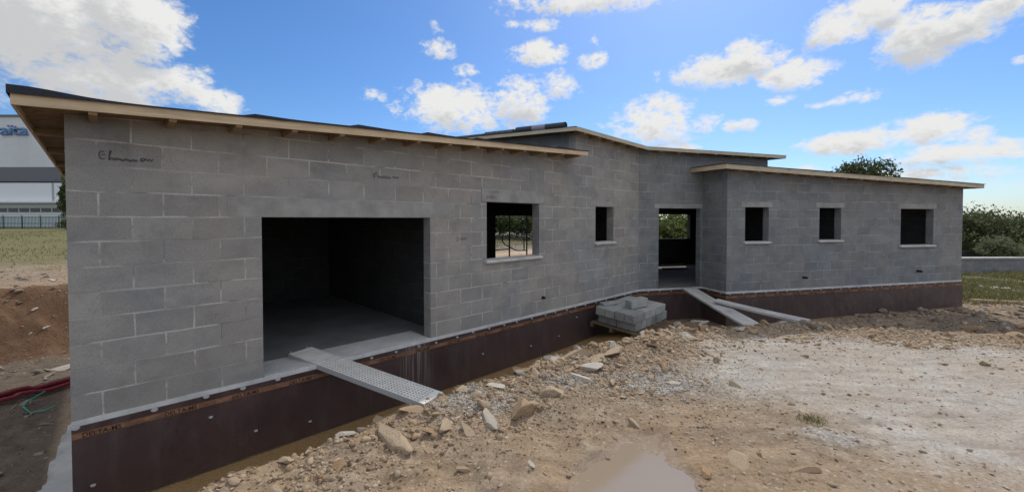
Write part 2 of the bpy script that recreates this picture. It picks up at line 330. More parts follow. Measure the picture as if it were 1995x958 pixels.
def m_osb():
    m = mat('roof_deck_board', rough=.85); g = G(m); u = g.geo
    v = g.node('ShaderNodeTexVoronoi', {'Vector': g.map(u, sc=(18, 40, 18)), 'Scale': 1.}).outputs['Color']
    bw = g.node('ShaderNodeRGBToBW', {0: v}).outputs[0]
    g.col(g.ramp(bw, [(.1, (.16, .10, .055)), (.9, (.30, .20, .11))])); return m
M['deck'] = m_osb()
def m_felt():
    m = mat('roof_felt', rough=.8, spec=.3); g = G(m); p = g.geo
    a = g.noise(p, 140, 2, .6); b = g.noise(p, 1.3, 4)
    g.col(g.mix(1., g.ramp(a, [(.35, (.020, .022, .030)), (.7, (.055, .06, .075))]), g.ramp(b, [(.3, (.7, .7, .7)), (.7, (1.2, 1.2, 1.2))]), 'MULTIPLY')); g.bump(a, .3, .002); return m
M['felt'] = m_felt()
M['felt_roll'] = mat('felt_roll_grey', (.09, .10, .11), .7); _g = G(M['felt_roll']); _g.col(_g.ramp(_g.noise(_g.map(_g.geo, sc=(1, 1, 1)), 9, 4), [(.3, (.06, .068, .08)), (.7, (.15, .16, .165))]))
M['felt_roll_dark'] = mat('felt_roll_dark', (.05, .055, .065), .6)
M['wrap'] = mat('paper_band', (.30, .29, .36), .7)
def m_membrane():
    m = mat('dimpled_membrane', rough=.36, spec=.55); g = G(m); u = g.uv
    s = g.node('ShaderNodeSeparateXYZ', {0: u}); f = 2*math.pi/.021
    dots = g.math('MULTIPLY', g.math('SINE', g.math('MULTIPLY', s.outputs[0], f)), g.math('SINE', g.math('MULTIPLY', s.outputs[1], f)))
    up = g.math('GREATER_THAN', s.outputs[1], -.205)
    dots = g.math('MULTIPLY', g.ramp(dots, [(.25, 0), (.75, 1)]), g.math('SUBTRACT', 1., up))
    n = g.noise(u, 1.1, 5, .6); dust = g.noise(g.map(u, sc=(1, .25, 1)), 4.5, 6, .65)
    c = g.ramp(n, [(.3, (.046, .026, .026)), (.7, (.080, .045, .043))])
    c = g.mix(g.ramp(dust, [(.52, 0), (.8, .35)]), c, (.16, .145, .13))
    # cement washed down from the threshold of the garage
    ru = g.math('MULTIPLY', g.ramp(g.math('ABSOLUTE', g.math('SUBTRACT', s.outputs[0], 3.78)), [(.12, 1), (.36, 0)]), g.ramp(g.noise(g.map(u, sc=(38, 1.1, 1)), 1, 4, .6), [(.45, 0), (.62, .85)]))
    c = g.mix(ru, c, (.24, .22, .205))
    c = g.mix(g.math('MULTIPLY', g.ramp(g.math('ADD', g.math('MULTIPLY', s.outputs[1], -1.), g.math('MULTIPLY', g.math('SUBTRACT', dust, .5), .5)), [(.55, 0), (1.0, 1)]), .28), c, (.15, .10, .065))
    c = g.mix(g.math('MULTIPLY', dots, .38), c, (.16, .125, .12))
    g.col(c); b0_ = g.bump(g.math('ADD', g.noise(g.map(u, sc=(1.6, .8, 1)), 1.3, 3, .5), g.math('MULTIPLY', dust, .25)), .75, .10); g.bump(dots, .8, .006, b0_); return m
M['memb'] = m_membrane()
def m_stripe():
    m = mat('orange_print_stripe', rough=.6); g = G(m); s = g.node('ShaderNodeSeparateXYZ', {0: g.uv})
    ph = g.math('FRACT', g.math('DIVIDE', s.outputs[0], .62))
    hat = g.math('MULTIPLY', g.math('GREATER_THAN', ph, .60), g.math('LESS_THAN', ph, .86))
    ln = g.math('GREATER_THAN', g.math('FRACT', g.math('MULTIPLY', g.math('ADD', s.outputs[0], g.math('MULTIPLY', s.outputs[1], 1.3)), 55)), .55)
    c = g.ramp(g.noise(g.map(g.uv, sc=(1, 4, 1)), 7, 5, .65), [(.32, (.13, .07, .045)), (.6, (.30, .15, .08))])
    c = g.mix(g.math('MULTIPLY', g.math('MULTIPLY', hat, ln), .7), c, (.08, .04, .03))
    g.col(c); return m
M['stripe'] = m_stripe()
M['print'] = mat('brown_print', (.035, .02, .018), .6)
M['fix'] = mat('fixing_plastic', (.42, .43, .43), .5)
M['pipe'] = mat('dark_plastic', (.02, .02, .022), .5)
M['ink'] = mat('marker_ink', (.09, .09, .095), .9)
M['steel'] = mat('galvanised_steel', (.62, .61, .57), .5, .0, .4); _g = G(M['steel']); _n = _g.noise(_g.geo, 6, 5, .6); _g.col(_g.ramp(_n, [(.3, (.68, .66, .60)), (.7, (.84, .82, .75))]))
M['steel_side'] = mat('galvanised_side', (.45, .455, .46), .5, .2, .4)
M['scaf'] = mat('dark_scaffold', (.018, .018, .02), .6, .2)
M['red'] = mat('red_conduit', (.24, .035, .048), .55); M['green_hose'] = mat('green_hose', (.03, .26, .19), .45)
M['pallet'] = m_wood('pallet_wood', (.20, .15, .10))
M['offcut'] = m_wood('offcut_wood', (.55, .42, .26))
M['bag'] = m_concrete('plaster_lump', (.58, .57, .55), .8, 2)

def m_ground():
    m = mat('site_ground', rough=.95, spec=.2); g = G(m); p = g.geo
    A = lambda n: g.node('ShaderNodeAttribute', attribute_name=n).outputs['Fac']
    pad, och, gra, grey, wet, dirt, bank = map(A, ('pad', 'ochre', 'grass', 'gravel', 'wet', 'dark', 'bank'))
    n0 = g.noise(p, .8, 6, .6, .3); n1 = g.noise(p, 4.5, 6, .62); n2 = g.noise(p, 28, 5, .65); n3 = g.noise(p, 120, 2, .6)
    wgt = lambda f, a=.5: g.ramp(g.math('MULTIPLY_ADD', g.math('SUBTRACT', n1, .5), a, g.math('MULTIPLY_ADD', g.math('SUBTRACT', n0, .5), a, f)), [(.36, 0), (.64, 1)])
    earth = g.mix(g.ramp(n1, [(.33, 0), (.66, 1)]), (.225, .168, .118), (.375, .298, .215))
    earth = g.mix(g.ramp(n0, [(.40, 0), (.62, 1)]), earth, g.mix(n1, (.31, .215, .135), (.37, .275, .18)))
    padc = g.mix(g.ramp(n1, [(.3, 0), (.7, 1)]), (.35, .322, .285), (.50, .468, .425))
    padc = g.mix(g.ramp(g.noise(g.map(p, loc=(4, 9, 0)), .55, 5, .65, .5), [(.42, 0), (.62, .75)]), padc, (.40, .33, .26))
    c = g.mix(g.ramp(g.math('MULTIPLY_ADD', g.math('SUBTRACT', n1, .5), .7, g.math('MULTIPLY_ADD', g.math('SUBTRACT', n0, .5), 1.3, pad)), [(.2, 0), (.85, 1)]), earth, padc)
    trk = g.noise(g.map(p, sc=(.55, 3.2, 1), rot=(0, 0, R(24))), 1.3, 6, .62, .8)
    c = g.mix(1., c, g.ramp(trk, [(.34, (.80, .78, .76)), (.5, (1, 1, 1)), (.68, (1.10, 1.10, 1.10))]), 'MULTIPLY')
    vo = g.node('ShaderNodeTexVoronoi', {'Vector': p, 'Scale': 34.}); vb = g.node('ShaderNodeRGBToBW', {0: vo.outputs['Color']}).outputs[0]
    gc = g.ramp(vb, [(.15, (.24, .22, .20)), (.85, (.52, .50, .47))])
    gm = g.ramp(g.math('MULTIPLY_ADD', g.math('SUBTRACT', n1, .5), .9, grey), [(.4, 0), (.6, 1)])
    c = g.mix(g.math('MULTIPLY', gm, .8), c, gc)
    pe = g.node('ShaderNodeTexVoronoi', {'Vector': g.map(p, sc=(1, 1, .3)), 'Scale': 17., 'Randomness': 1.}, feature='F1')
    pw = g.node('ShaderNodeRGBToBW', {0: pe.outputs['Color']}).outputs[0]
    sel = g.math('MULTIPLY', g.math('GREATER_THAN', pw, .64), g.math('LESS_THAN', pe.outputs['Distance'], g.math('MULTIPLY', pw, .36)))
    c = g.mix(g.math('MULTIPLY', sel, .55), c, g.ramp(vb, [(.2, (.36, .29, .21)), (.8, (.58, .51, .41))]))
    c = g.mix(wgt(bank), c, g.mix(n1, (.12, .065, .038), (.24, .145, .085)))
    c = g.mix(wgt(dirt), c, g.mix(n1, (.085, .066, .05), (.21, .165, .125)))
    c = g.mix(wgt(och, .2), c, g.mix(n1, (.44, .26, .09), (.58, .37, .15)))
    c = g.mix(wgt(gra, 1.), c, g.mix(n2, (.10, .10, .04), (.24, .215, .10)))
    c = g.mix(g.math('MULTIPLY', wgt(wet), .45), c, (.15, .105, .075))
    c = g.mix(1., c, g.ramp(n2, [(.3, (.74, .72, .70)), (.62, (1.12, 1.11, 1.10))]), 'MULTIPLY')
    c = g.mix(1., c, g.ramp(n3, [(.3, (.84, .84, .84)), (.65, (1.1, 1.1, 1.1))]), 'MULTIPLY')
    g.col(c)
    g.set(g.b.inputs['Roughness'], g.math('SUBTRACT', .95, g.math('MULTIPLY', wgt(wet), .45)))
    h = g.math('ADD', g.math('MULTIPLY', n2, .55), g.math('ADD', g.math('MULTIPLY', n3, .14), g.math('MULTIPLY', sel, .35)))
    h = g.math('ADD', h, g.math('MULTIPLY', g.math('MULTIPLY', gm, .4), g.math('SUBTRACT', 1, vo.outputs['Distance'])))
    h = g.math('MULTIPLY', g.math('ADD', h, g.math('MULTIPLY', n1, .7)), g.math('SUBTRACT', 1., g.math('MULTIPLY', wgt(wet), .5)))
    g.bump(h, .8, .035); return m
M['ground'] = m_ground()
def m_stone(name, a, b):
    m = mat(name, rough=.92, spec=.2); g = G(m); oi = g.node('ShaderNodeObjectInfo'); p = g.node('ShaderNodeVectorMath', {0: g.obj, 1: oi.outputs['Location']}, operation='ADD').outputs[0]
    isl = g.node('ShaderNodeNewGeometry').outputs['Random Per Island']
    r = g.math('FRACT', g.math('ADD', oi.outputs['Random'], isl))
    n = g.noise(p, 9, 6, .65); n2 = g.noise(p, 55, 3, .6)
    c = g.mix(r, a, b); c = g.mix(1., c, g.ramp(n, [(.3, (.72, .69, .66)), (.68, (1.2, 1.19, 1.17))]), 'MULTIPLY')
    c = g.mix(1., c, g.ramp(n2, [(.3, (.85, .85, .85)), (.6, (1.06, 1.06, 1.06))]), 'MULTIPLY')
    g.col(c); g.bump(g.math('ADD', n, g.math('MULTIPLY', n2, .4)), .6, .01); return m
M['stone'] = m_stone('buff_stone', (.37, .25, .15), (.45, .365, .265))
M['stone_pale'] = m_stone('pale_stone', (.44, .40, .34), (.58, .54, .47))
M['stone_grey'] = m_stone('grey_brown_stone', (.20, .165, .13), (.38, .34, .29))
M['gravel'] = m_stone('grey_gravel', (.30, .28, .255), (.58, .56, .52))
M['chips'] = m_stone('earth_chips', (.26, .185, .12), (.46, .375, .28))
def m_leaf(name, a, b, c_):
    m = mat(name, rough=.6, spec=.25); g = G(m); r = g.node('ShaderNodeNewGeometry').outputs['Random Per Island']
    col = g.ramp(r, [(0, a), (.5, b), (1, c_)]); g.col(col)
    tr = g.node('ShaderNodeBsdfTranslucent', {'Color': col}); mx = g.node('ShaderNodeMixShader', {0: .35}); out = g.n['Material Output']
    g.l.new(g.b.outputs[0], mx.inputs[1]); g.l.new(tr.outputs[0], mx.inputs[2]); g.l.new(mx.outputs[0], out.inputs[0]); return m
M['leaf'] = m_leaf('bush_leaves', (.06, .085, .02), (.12, .155, .04), (.20, .22, .075))
M['leaf_dark'] = m_leaf('hedge_leaves', (.05, .07, .028), (.09, .11, .045), (.15, .165, .075))
M['leaf_pale'] = m_leaf('pale_shrub_leaves', (.10, .13, .06), (.17, .19, .10), (.24, .25, .15))
M['grass'] = m_leaf('grass_blades', (.09, .105, .03), (.17, .165, .06), (.30, .25, .13))
M['bark'] = mat('bark', (.09, .07, .05), .95)

# ------------------------------------------------------------------ ground sheet
def axis(a, b, st, lo, hi, gr=1.22):
    m_ = list(np.arange(a, b+1e-6, st)); s_ = st; v = a; l = []
    while v > lo: s_ *= gr; v -= s_; l.append(v)
    s_ = st; v = b; r = []
    while v < hi: s_ *= gr; v += s_; r.append(v)
    return np.array(l[::-1]+m_+r)
xs = axis(-10.5, 16.5, .06, -700, 700, 1.12); ys = np.concatenate([axis(2.4, 9.2, .045, -60, 9.2, 1.3), axis(9.28, 17, .09, 9.28, 1400, 1.09)])
X, Y = np.meshgrid(xs, ys, indexing='ij'); H = ground_h(X, Y)
nx, ny = X.shape; idx = np.arange(nx*ny).reshape(nx, ny)
faces = np.stack([idx[:-1, :-1], idx[1:, :-1], idx[1:, 1:], idx[:-1, 1:]], -1).reshape(-1, 4)
ground = obj_np('ground', np.stack([X, Y, H], -1).reshape(-1, 3), faces, M['ground'], smooth=True)
tag(ground, kind='structure')
def attr(name, v):
    a = ground.data.attributes.new(name, 'FLOAT', 'POINT'); a.data.foreach_set('value', np.clip(v, 0, 1).astype(np.float32).ravel())
dE = pldist(X, Y, EDGE); bb = (X-P0[0])*bA[0]+(Y-P0[1])*bA[1]; qq = -((X-P0[0])*dA[0]+(Y-P0[1])*dA[1])
attr('pad', sst(-1.1, 1.1, inpoly(X, Y, PAD)))
trn = sst(-.02, .22, dE)*(1-sst(2.2, 4.2, X))*(1-sst(-.35, -.02, qq))
attr('ochre', trn)
leftpit = sst(.0, .5, qq)*(1-sst(6.2, 8.2, bb))
rightrub = sst(.3, 1.2, dE)*sst(2.4, 4., X)*(1-sst(1.8, 3.2, dE-(X-6)*.28))*(1-sst(17, 20, X))
attr('dark', np.maximum(leftpit, .50*rightrub))
gl = sst(11.0, 19, bb)*(1-sst(5, 9, X))*np.where(X < -7, .62*sst(24, 36, bb)+.30, .77) + sst(13.2, 15.2, Y)*sst(10, 14, X-.0*Y)*.66 + sst(8.6, 10, bb)*sst(-5.5, -3, X)*.85 + sst(9.0, 11, bb)*(1-sst(-5, -3, X))*.36
attr('bank', sst(6.6, 7.2, bb)*(1-sst(8.3, 9.3, bb+.3*fbm(X*1.1, Y*1.1, 3))))
attr('grass', np.where(Y > 26, .9, gl))
grv = np.exp(-(((X+.45)/.55)**2+((Y-4.95)/.38)**2)) + .8*np.exp(-(((X-2.0)/.7)**2+((Y-5.6)/.6)**2)) + .6*np.exp(-(((X-3.3)/.6)**2+((Y-4.2)/.4)**2))+.7*np.exp(-(((X-.7)/.35)**2+((Y-5.6)/.3)**2))
attr('gravel', grv)
attr('wet', sst(-.25, .1, inpoly(X, Y, PUD)) + trn*.8)

# puddle: a thin sheet of muddy water in the hollow
pm = mat('muddy_water', (.30, .235, .17), .09, 0, .6); _g = G(pm); _g.bump(_g.noise(_g.geo, 9, 3), .06, .01)
cx_, cy_ = 1.05, 3.55; pb = MB(); ring = []
for k in range(72):
    a = 2*math.pi*k/72
    r = 1.3
    ring.append((cx_+r*math.cos(a)*.75, cy_+r*math.sin(a)*.75))
_pp = np.array(PUD); hp = float(np.median(ground_h(_pp[2:10, 0], _pp[2:10, 1]))) - .005
# its outline follows the shore polygon, broken up
n_ = 160; pts = []
P_ = np.array(PUD+[PUD[0]]); seg = np.hypot(*np.diff(P_, axis=0).T); cum = np.r_[0, np.cumsum(seg)]
for k in range(n_):
    u_ = cum[-1]*k/n_; i_ = np.searchsorted(cum, u_, 'right')-1; f_ = (u_-cum[i_])/seg[i_]; q_ = P_[i_]*(1-f_)+P_[i_+1]*f_
    c_ = np.array([cx_, cy_]); dd = (q_-c_); ll = np.linalg.norm(dd); q_ = c_+dd*(1.12+.10*float(fbm(np.array([q_[0]*3.1]), np.array([q_[1]*3.1]), 3)[0]))
    pts.append((q_[0], q_[1], hp))
me = bpy.data.meshes.new('puddle'); bm = bmesh.new(); vs = [bm.verts.new(p) for p in pts]; f = bm.faces.new(vs); bmesh.ops.triangulate(bm, faces=[f]); bm.normal_update()
if bm.faces[:][0].normal.z < 0: bmesh.ops.reverse_faces(bm, faces=bm.faces[:])
bm.to_mesh(me); bm.free(); me.materials.append(pm); po = bpy.data.objects.new('puddle', me); C.objects.link(po)
tag(po, kind='structure')

# ------------------------------------------------------------------ the house
house = empty('unfinished_house', (*XA(5, 3), 0))
tag(house, 'long unfinished house of bare grey concrete blocks with flat overhanging roofs', 'house')
def v3(p, z): return (p[0], p[1], z)
def wall(name, F, L0, L1, ztop, ops=(), z0=0., th=.2, mt=None, parent=house, brk=(), U0=0., off=0.):
    """F(t, inward) -> plan point; ztop(t); openings (t0, t1, z0, z1)"""
    ts = sorted({L0, L1, *brk, *[o[0] for o in ops], *[o[1] for o in ops]}); zs = sorted({z0, *[o[2] for o in ops], *[o[3] for o in ops]})
    nz = len(zs); solid = {}
    for i in range(len(ts)-1):
        for j in range(nz):
            tm = (ts[i]+ts[i+1])/2; zm = (zs[j]+zs[j+1])/2 if j+1 < nz else zs[j]+.01
            solid[i, j] = not any(o[0] < tm < o[1] and o[2] < zm < o[3] for o in ops)
    b = MB()
    Z = lambda t, j: zs[j] if j < nz else ztop(t)
    for (i, j), s in solid.items():
        if not s: continue
        a, c = ts[i], ts[i+1]; q = lambda t, dd, z: v3(F(t, dd), z)
        b.face([q(a, off, Z(a, j)), q(c, off, Z(c, j)), q(c, off, Z(c, j+1)), q(a, off, Z(a, j+1))], [(a+U0, Z(a, j)), (c+U0, Z(c, j)), (c+U0, Z(c, j+1)), (a+U0, Z(a, j+1))])
        b.face([q(c, th, Z(c, j)), q(a, th, Z(a, j)), q(a, th, Z(a, j+1)), q(c, th, Z(c, j+1))], [(c+U0, Z(c, j)), (a+U0, Z(a, j)), (a+U0, Z(a, j+1)), (c+U0, Z(c, j+1))])
        if not solid.get((i-1, j)): b.face([q(a, th, Z(a, j)), q(a, off, Z(a, j)), q(a, off, Z(a, j+1)), q(a, th, Z(a, j+1))], [(.55, Z(a, j)), (.75, Z(a, j)), (.75, Z(a, j+1)), (.55, Z(a, j+1))])
        if not solid.get((i+1, j)): b.face([q(c, off, Z(c, j)), q(c, th, Z(c, j)), q(c, th, Z(c, j+1)), q(c, off, Z(c, j+1))], [(.55, Z(c, j)), (.75, Z(c, j)), (.75, Z(c, j+1)), (.55, Z(c, j+1))])
        if not solid.get((i, j-1)): b.face([q(a, th, Z(a, j)), q(c, th, Z(c, j)), q(c, off, Z(c, j)), q(a, off, Z(a, j))], [(a, .05), (c, .05), (c, .22), (a, .22)])
        if not solid.get((i, j+1)): b.face([q(a, off, Z(a, j+1)), q(c, off, Z(c, j+1)), q(c, th, Z(c, j+1)), q(a, th, Z(a, j+1))], [(a, .05), (c, .05), (c, .22), (a, .22)])
    return b.build(name, mt or M['wall'], parent)
e3 = .047
wall('garage_wall', XA, 0, 8.05, lambda t: zA(t, 0)+e3, [(1.65, 4.10, 0, 2.0), (5.33, 6.79, 1.20, 2.30)])
wall('hall_wall', XA, 8.05, LA, lambda t: zTa(t, 0)+e3, [(8.85, 9.66, 1.40, 2.29)])
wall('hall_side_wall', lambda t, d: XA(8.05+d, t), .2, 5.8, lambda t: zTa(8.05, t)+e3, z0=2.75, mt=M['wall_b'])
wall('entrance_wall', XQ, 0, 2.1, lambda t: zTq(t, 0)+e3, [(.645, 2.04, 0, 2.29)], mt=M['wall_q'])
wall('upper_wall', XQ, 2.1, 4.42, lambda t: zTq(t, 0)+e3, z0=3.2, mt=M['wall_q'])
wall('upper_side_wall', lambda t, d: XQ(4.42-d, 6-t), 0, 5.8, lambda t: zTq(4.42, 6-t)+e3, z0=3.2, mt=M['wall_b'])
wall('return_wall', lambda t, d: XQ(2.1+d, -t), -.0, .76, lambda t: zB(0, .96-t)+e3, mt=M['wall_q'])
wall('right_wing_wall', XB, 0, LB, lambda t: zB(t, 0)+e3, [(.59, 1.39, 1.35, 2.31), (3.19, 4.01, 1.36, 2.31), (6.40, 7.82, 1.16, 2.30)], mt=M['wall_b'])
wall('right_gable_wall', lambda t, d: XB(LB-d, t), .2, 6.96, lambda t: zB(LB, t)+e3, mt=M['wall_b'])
wall('left_gable_wall', lambda t, d: XA(d, t), .2, 5.5, lambda t: zA(0, t)+e3)
CA = 13.25
wall('garage_back_wall', lambda t, d: XA(t, 5.5-d), 0, 8.05, lambda t: zA(t, 5.5)+e3, mt=M['shaded_dark'])
wall('hall_back_wall', lambda t, d: XA(t, 5.5-d), 8.05, CA, lambda t: zTa(8.05, 5.5), [(10.35, 12.55, .02, 2.12)], mt=M['shaded_dark'])
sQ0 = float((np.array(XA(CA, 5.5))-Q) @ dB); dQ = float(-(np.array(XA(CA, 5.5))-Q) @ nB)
wall('living_back_wall', lambda t, d: XQ(t, dQ-d), sQ0, 4.42, lambda t: 4.2, [(3.9, 4.42, 1.12, 2.2)], mt=M['shaded_dark'])
wall('bedroom_back_wall', lambda t, d: XQ(t, dQ-d), 4.42, 11.24, lambda t: zB(t-2.1, 6.96)+e3, [(4.42, 6.1, 1.12, 2.2)], mt=M['shaded_dark'])
wall('garage_partition', lambda t, d: XA(4.45+d, t), .2, 5.3, lambda t: zA(4.45, t)+.03, mt=M['shaded_dark'])
wall('corridor_partition', lambda t, d: XQ(t, 3.1+d), 5.2, 11.04, lambda t: zB(t-2.1, 4)+.02, mt=M['shaded_dark'], th=.1)
wall('bedroom_partition', lambda t, d: XQ(6.3+d, t), -.76, 3.1, lambda t: zB(4.2, .96+t)+.02, mt=M['shaded_dark'], th=.1)
wall('bathroom_partition', lambda t, d: XQ(3.95+d, t), -.76, 1.4, lambda t: 3.15, mt=M['shaded_dark'], th=.1)
# floor slab and footings
def poly_slab(name, pts, z0, z1, mt, parent):
    b = MB(); n = len(pts)
    b.face([(x, y, z1) for x, y in pts]); b.face([(x, y, z0) for x, y in reversed(pts)])
    for i in range(n):
        a, c = pts[i], pts[(i+1) % n]; b.face([(*a, z0), (*c, z0), (*c, z1), (*a, z1)])
    o = b.build(name, mt, parent); bm = bmesh.new(); bm.from_mesh(o.data); bmesh.ops.triangulate(bm, faces=[f for f in bm.faces if len(f.verts) > 4]); bmesh.ops.recalc_face_normals(bm, faces=bm.faces[:]); bm.to_mesh(o.data); bm.free(); return o
OUT = [XA(0), tuple(Q), XQ(2.1, 0), tuple(B0), XB(LB), XB(LB, 6.96), XA(CA, 5.5), XA(0, 5.5)]
OUT = [tuple(map(float, p)) for p in OUT]
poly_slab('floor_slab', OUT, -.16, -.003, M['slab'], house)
poly_slab('foundation_wall', OUT, -1.35, -.17, M['lintel'], house)

# ragged mortar skirt at the foot of the walls
FRONT = [np.array(XA(0)), Q.copy(), np.array(XQ(2.1)), B0.copy(), np.array(XB(LB)), np.array(XB(LB, 1.2))]
def offset_line(o):
    pts = []; n = len(FRONT)
    for i in range(n):
        ns = []
        for a, c in ((i-1, i), (i, i+1)):
            if a >= 0 and c < n: e = FRONT[c]-FRONT[a]; e = e/np.linalg.norm(e); ns.append(np.array([e[1], -e[0]]))
        if len(ns) == 1: pts.append(FRONT[i]+ns[0]*o)
        else: m_ = ns[0]+ns[1]; m_ = m_/(m_ @ ns[0]); pts.append(FRONT[i]+m_*o)
    return pts
def strip(name, o, zt, zb, mt, parent, step=.12, thick=0, rag=0., skip=None):
    b = MB(); pl = offset_line(o); ip = offset_line(max(o-thick, 0)); u = 0
    for k in range(len(pl)-1):
        a, c = pl[k], pl[k+1]; ia, ic = ip[k], ip[k+1]; Ls = np.linalg.norm(c-a); n = max(2, int(Ls/step)); U = u
        zz = [zb - rag*abs(float(fbm(np.array([(U+Ls*i/n)*2.3]), np.array([o*50+3.]), 3)[0])) for i in range(n+1)]
        zt_ = [zt + rag*.5*float(fbm(np.array([(U+Ls*i/n)*3.1]), np.array([o*50+9.]), 3)[0]) for i in range(n+1)]
        for i in range(n):
            p, q = a+(c-a)*i/n, a+(c-a)*(i+1)/n; pi, qi = ia+(ic-ia)*i/n, ia+(ic-ia)*(i+1)/n
            x0, x1 = U+Ls*i/n, U+Ls*(i+1)/n
            b.face([v3(p, zz[i]), v3(q, zz[i+1]), v3(q, zt_[i+1]), v3(p, zt_[i])], [(x0, zz[i]), (x1, zz[i+1]), (x1, zt_[i+1]), (x0, zt_[i])])
            if thick: b.face([v3(p, zt_[i]), v3(q, zt_[i+1]), v3(qi, zt_[i+1]), v3(pi, zt_[i])], [(x0, 0), (x1, 0), (x1, .02), (x0, .02)])
        u += Ls
    return b.build(name, mt, parent)
strip('mortar_skirt', .014, .006, -.05, M['mortar'], house, .05, .014, .014)
memb = strip('damp_proof_membrane', .032, -.045, -.905, M['memb'], house, .25, .02, .004)
tag(memb, 'dark brown dimpled sheet over the foot of the walls, with a printed orange stripe')
strip('print_stripe', .0345, -.105, -.165, M['stripe'], memb, .25)
# printed lettering
def text_mesh(body, size, name='lettering'):
    cu = bpy.data.curves.new('lettering_curve', 'FONT'); cu.body = body; cu.size = size; cu.extrude = 0; cu.offset = size*.012; cu.resolution_u = 2
    o = bpy.data.objects.new('lettering_curve', cu); C.objects.link(o)
    me_ = bpy.data.meshes.new_from_object(o.evaluated_get(bpy.context.evaluated_depsgraph_get())); bpy.data.objects.remove(o); bpy.data.curves.remove(cu); return me_
tm = text_mesh('DELTA-MS', .062); tv = np.zeros(len(tm.vertices)*3); tm.vertices.foreach_get('co', tv); tv = tv.reshape(-1, 3)
tf = [tuple(p.vertices) for p in tm.polygons]
def on_front(u, z, o):
    pl = offset_line(o); 
    for k in range(len(pl)-1):
        Ls = np.linalg.norm(pl[k+1]-pl[k])
        if u <= Ls: return v3(pl[k]+(pl[k+1]-pl[k])*u/Ls, z)
        u -= Ls
    return v3(pl[-1], z)
lb = MB(); u = .07
while u < 24:
    lens = np.cumsum([np.linalg.norm(b_-a_) for a_, b_ in zip(FRONT, FRONT[1:])])
    if not any(u < l_ < u+.36 for l_ in lens):
        for f_ in tf: lb.face([on_front(u+tv[i, 0], -.158+tv[i, 1], .0375) for i in f_])
    u += .62
lb.build('printed_lettering', M['print'], memb)
# fixings: pale plastic washers along the top of the membrane and a few lower down
fx = MB(); seg_ = 12
def fixing(u, z, r=.019):
    c = Vector(on_front(u, z, .045)); a = Vector(on_front(u+.01, z, .045))-Vector(on_front(u-.01, z, .045)); a.normalize(); zv = Vector((0, 0, 1)); nn = a.cross(zv)
    b = MB(); R0 = [c - nn*.010 + (a*math.cos(t)+zv*math.sin(t)*.62)*r*1.25 for t in [2*math.pi*k/seg_ for k in range(seg_)]]
    R1 = [c + nn*.004 + (a*math.cos(t)+zv*math.sin(t)*.62)*r for t in [2*math.pi*k/seg_ for k in range(seg_)]]
    for k in range(seg_): b.face([R0[k], R0[(k+1) % seg_], R1[(k+1) % seg_], R1[k]])
    b.face(R1); b.build('fixing', M['fix'], memb)
rr = random.Random(3); u = .03
for i, uu in enumerate([.03, .61, 1.06, 1.42, 1.80]): fixing(uu, -.052-.006*(i % 2), .026)
u = 3.05
while u < 22.3:
    fixing(u, -.068+rr.uniform(-.012, .012), .020); u += rr.uniform(.32, .46)
for uu, z in [(.14, -.66), (1.1, -.30), (2.18, -.72), (5.2, -.5), (6.5, -.63), (8.05, -.29), (8.9, -.52), (10.3, -.44), (1.55, -.62), (7.4, -.6)]: fixing(uu, z, .018)
# concrete footing that shows along the left gable
fb_ = MB(); T = np.linspace(-.35, 2.75, 90)
wv = [max(.02, (.25-.06*t)*(1+.9*float(fbm(np.array([t*6.5]), np.array([2.2]), 5, .65)[0]))) for t in T]
ztp = -.80
for i in range(len(T)-1):
    def pt(k, q_, z): return v3(XA(-q_, T[k]), z)
    a0, a1 = wv[i], wv[i+1]
    fb_.face([pt(i, -.02, ztp), pt(i+1, -.02, ztp), pt(i+1, a1, ztp), pt(i, a0, ztp)][::-1]); fb_.face([pt(i, a0, ztp), pt(i+1, a1, ztp), pt(i+1, a1+.03, -1.0), pt(i, a0+.03, -1.0)][::-1])
fo = fb_.build('footing', M['footing'], house, merge=True)

# lintels, sills, threshold
def prof_box(name, F, t0, t1, z0, z1, o, mt, parent=house, bev=.006, ins=.0):
    b = MB(); p = np.array(v3(F(t0, ins), z0)); q = np.array(v3(F(t1, ins), z0)); out = np.array(v3(F(t0, -o), z0))-p
    b.box(p, q-p, out, (0, 0, z1-z0)); return b.build(name, mt, parent, bevel=bev)
prof_box('lintel', XA, 5.20, 6.97, 2.302, 2.55, .012, M['lintel'], bev=.004)
prof_box('lintel', XA, 1.30, 4.60, 2.003, 2.245, .004, M['lintel'], bev=.001)
prof_box('lintel', XA, 8.66, 9.85, 2.294, 2.42, .004, M['lintel'], bev=.001)
prof_box('lintel', XQ, .50, 2.09, 2.293, 2.42, .005, M['lintel'], bev=.001)
for a_, b_ in ((.47, 1.51), (3.07, 4.13), (6.28, 7.94)): prof_box('lintel', XB, a_, b_, 2.314, 2.46, .003, M['lintel'], bev=.001)
def sill(F, t0, t1, zt):
    b = MB(); t0 -= .05; t1 += .05
    P = lambda t, d, z: v3(F(t, d), z)
    prof = [(-.062, -.056), (-.070, -.030), (-.060, -.012), (.02, .004), (.18, .010), (.18, -.052)]
    n = len(prof)
    for i in range(n):
        (d0, z0), (d1, z1) = prof[i], prof[(i+1) % n]
        b.face([P(t1, d0, zt+z0), P(t0, d0, zt+z0), P(t0, d1, zt+z1), P(t1, d1, zt+z1)])
    b.face([P(t0, d, zt+z) for d, z in prof]); b.face([P(t1, d, zt+z) for d, z in reversed(prof)])
    o = b.build('window_sill', M['sill'], house, merge=True)
    bm = bmesh.new(); bm.from_mesh(o.data); bmesh.ops.recalc_face_normals(bm, faces=bm.faces[:]); bm.to_mesh(o.data); bm.free()
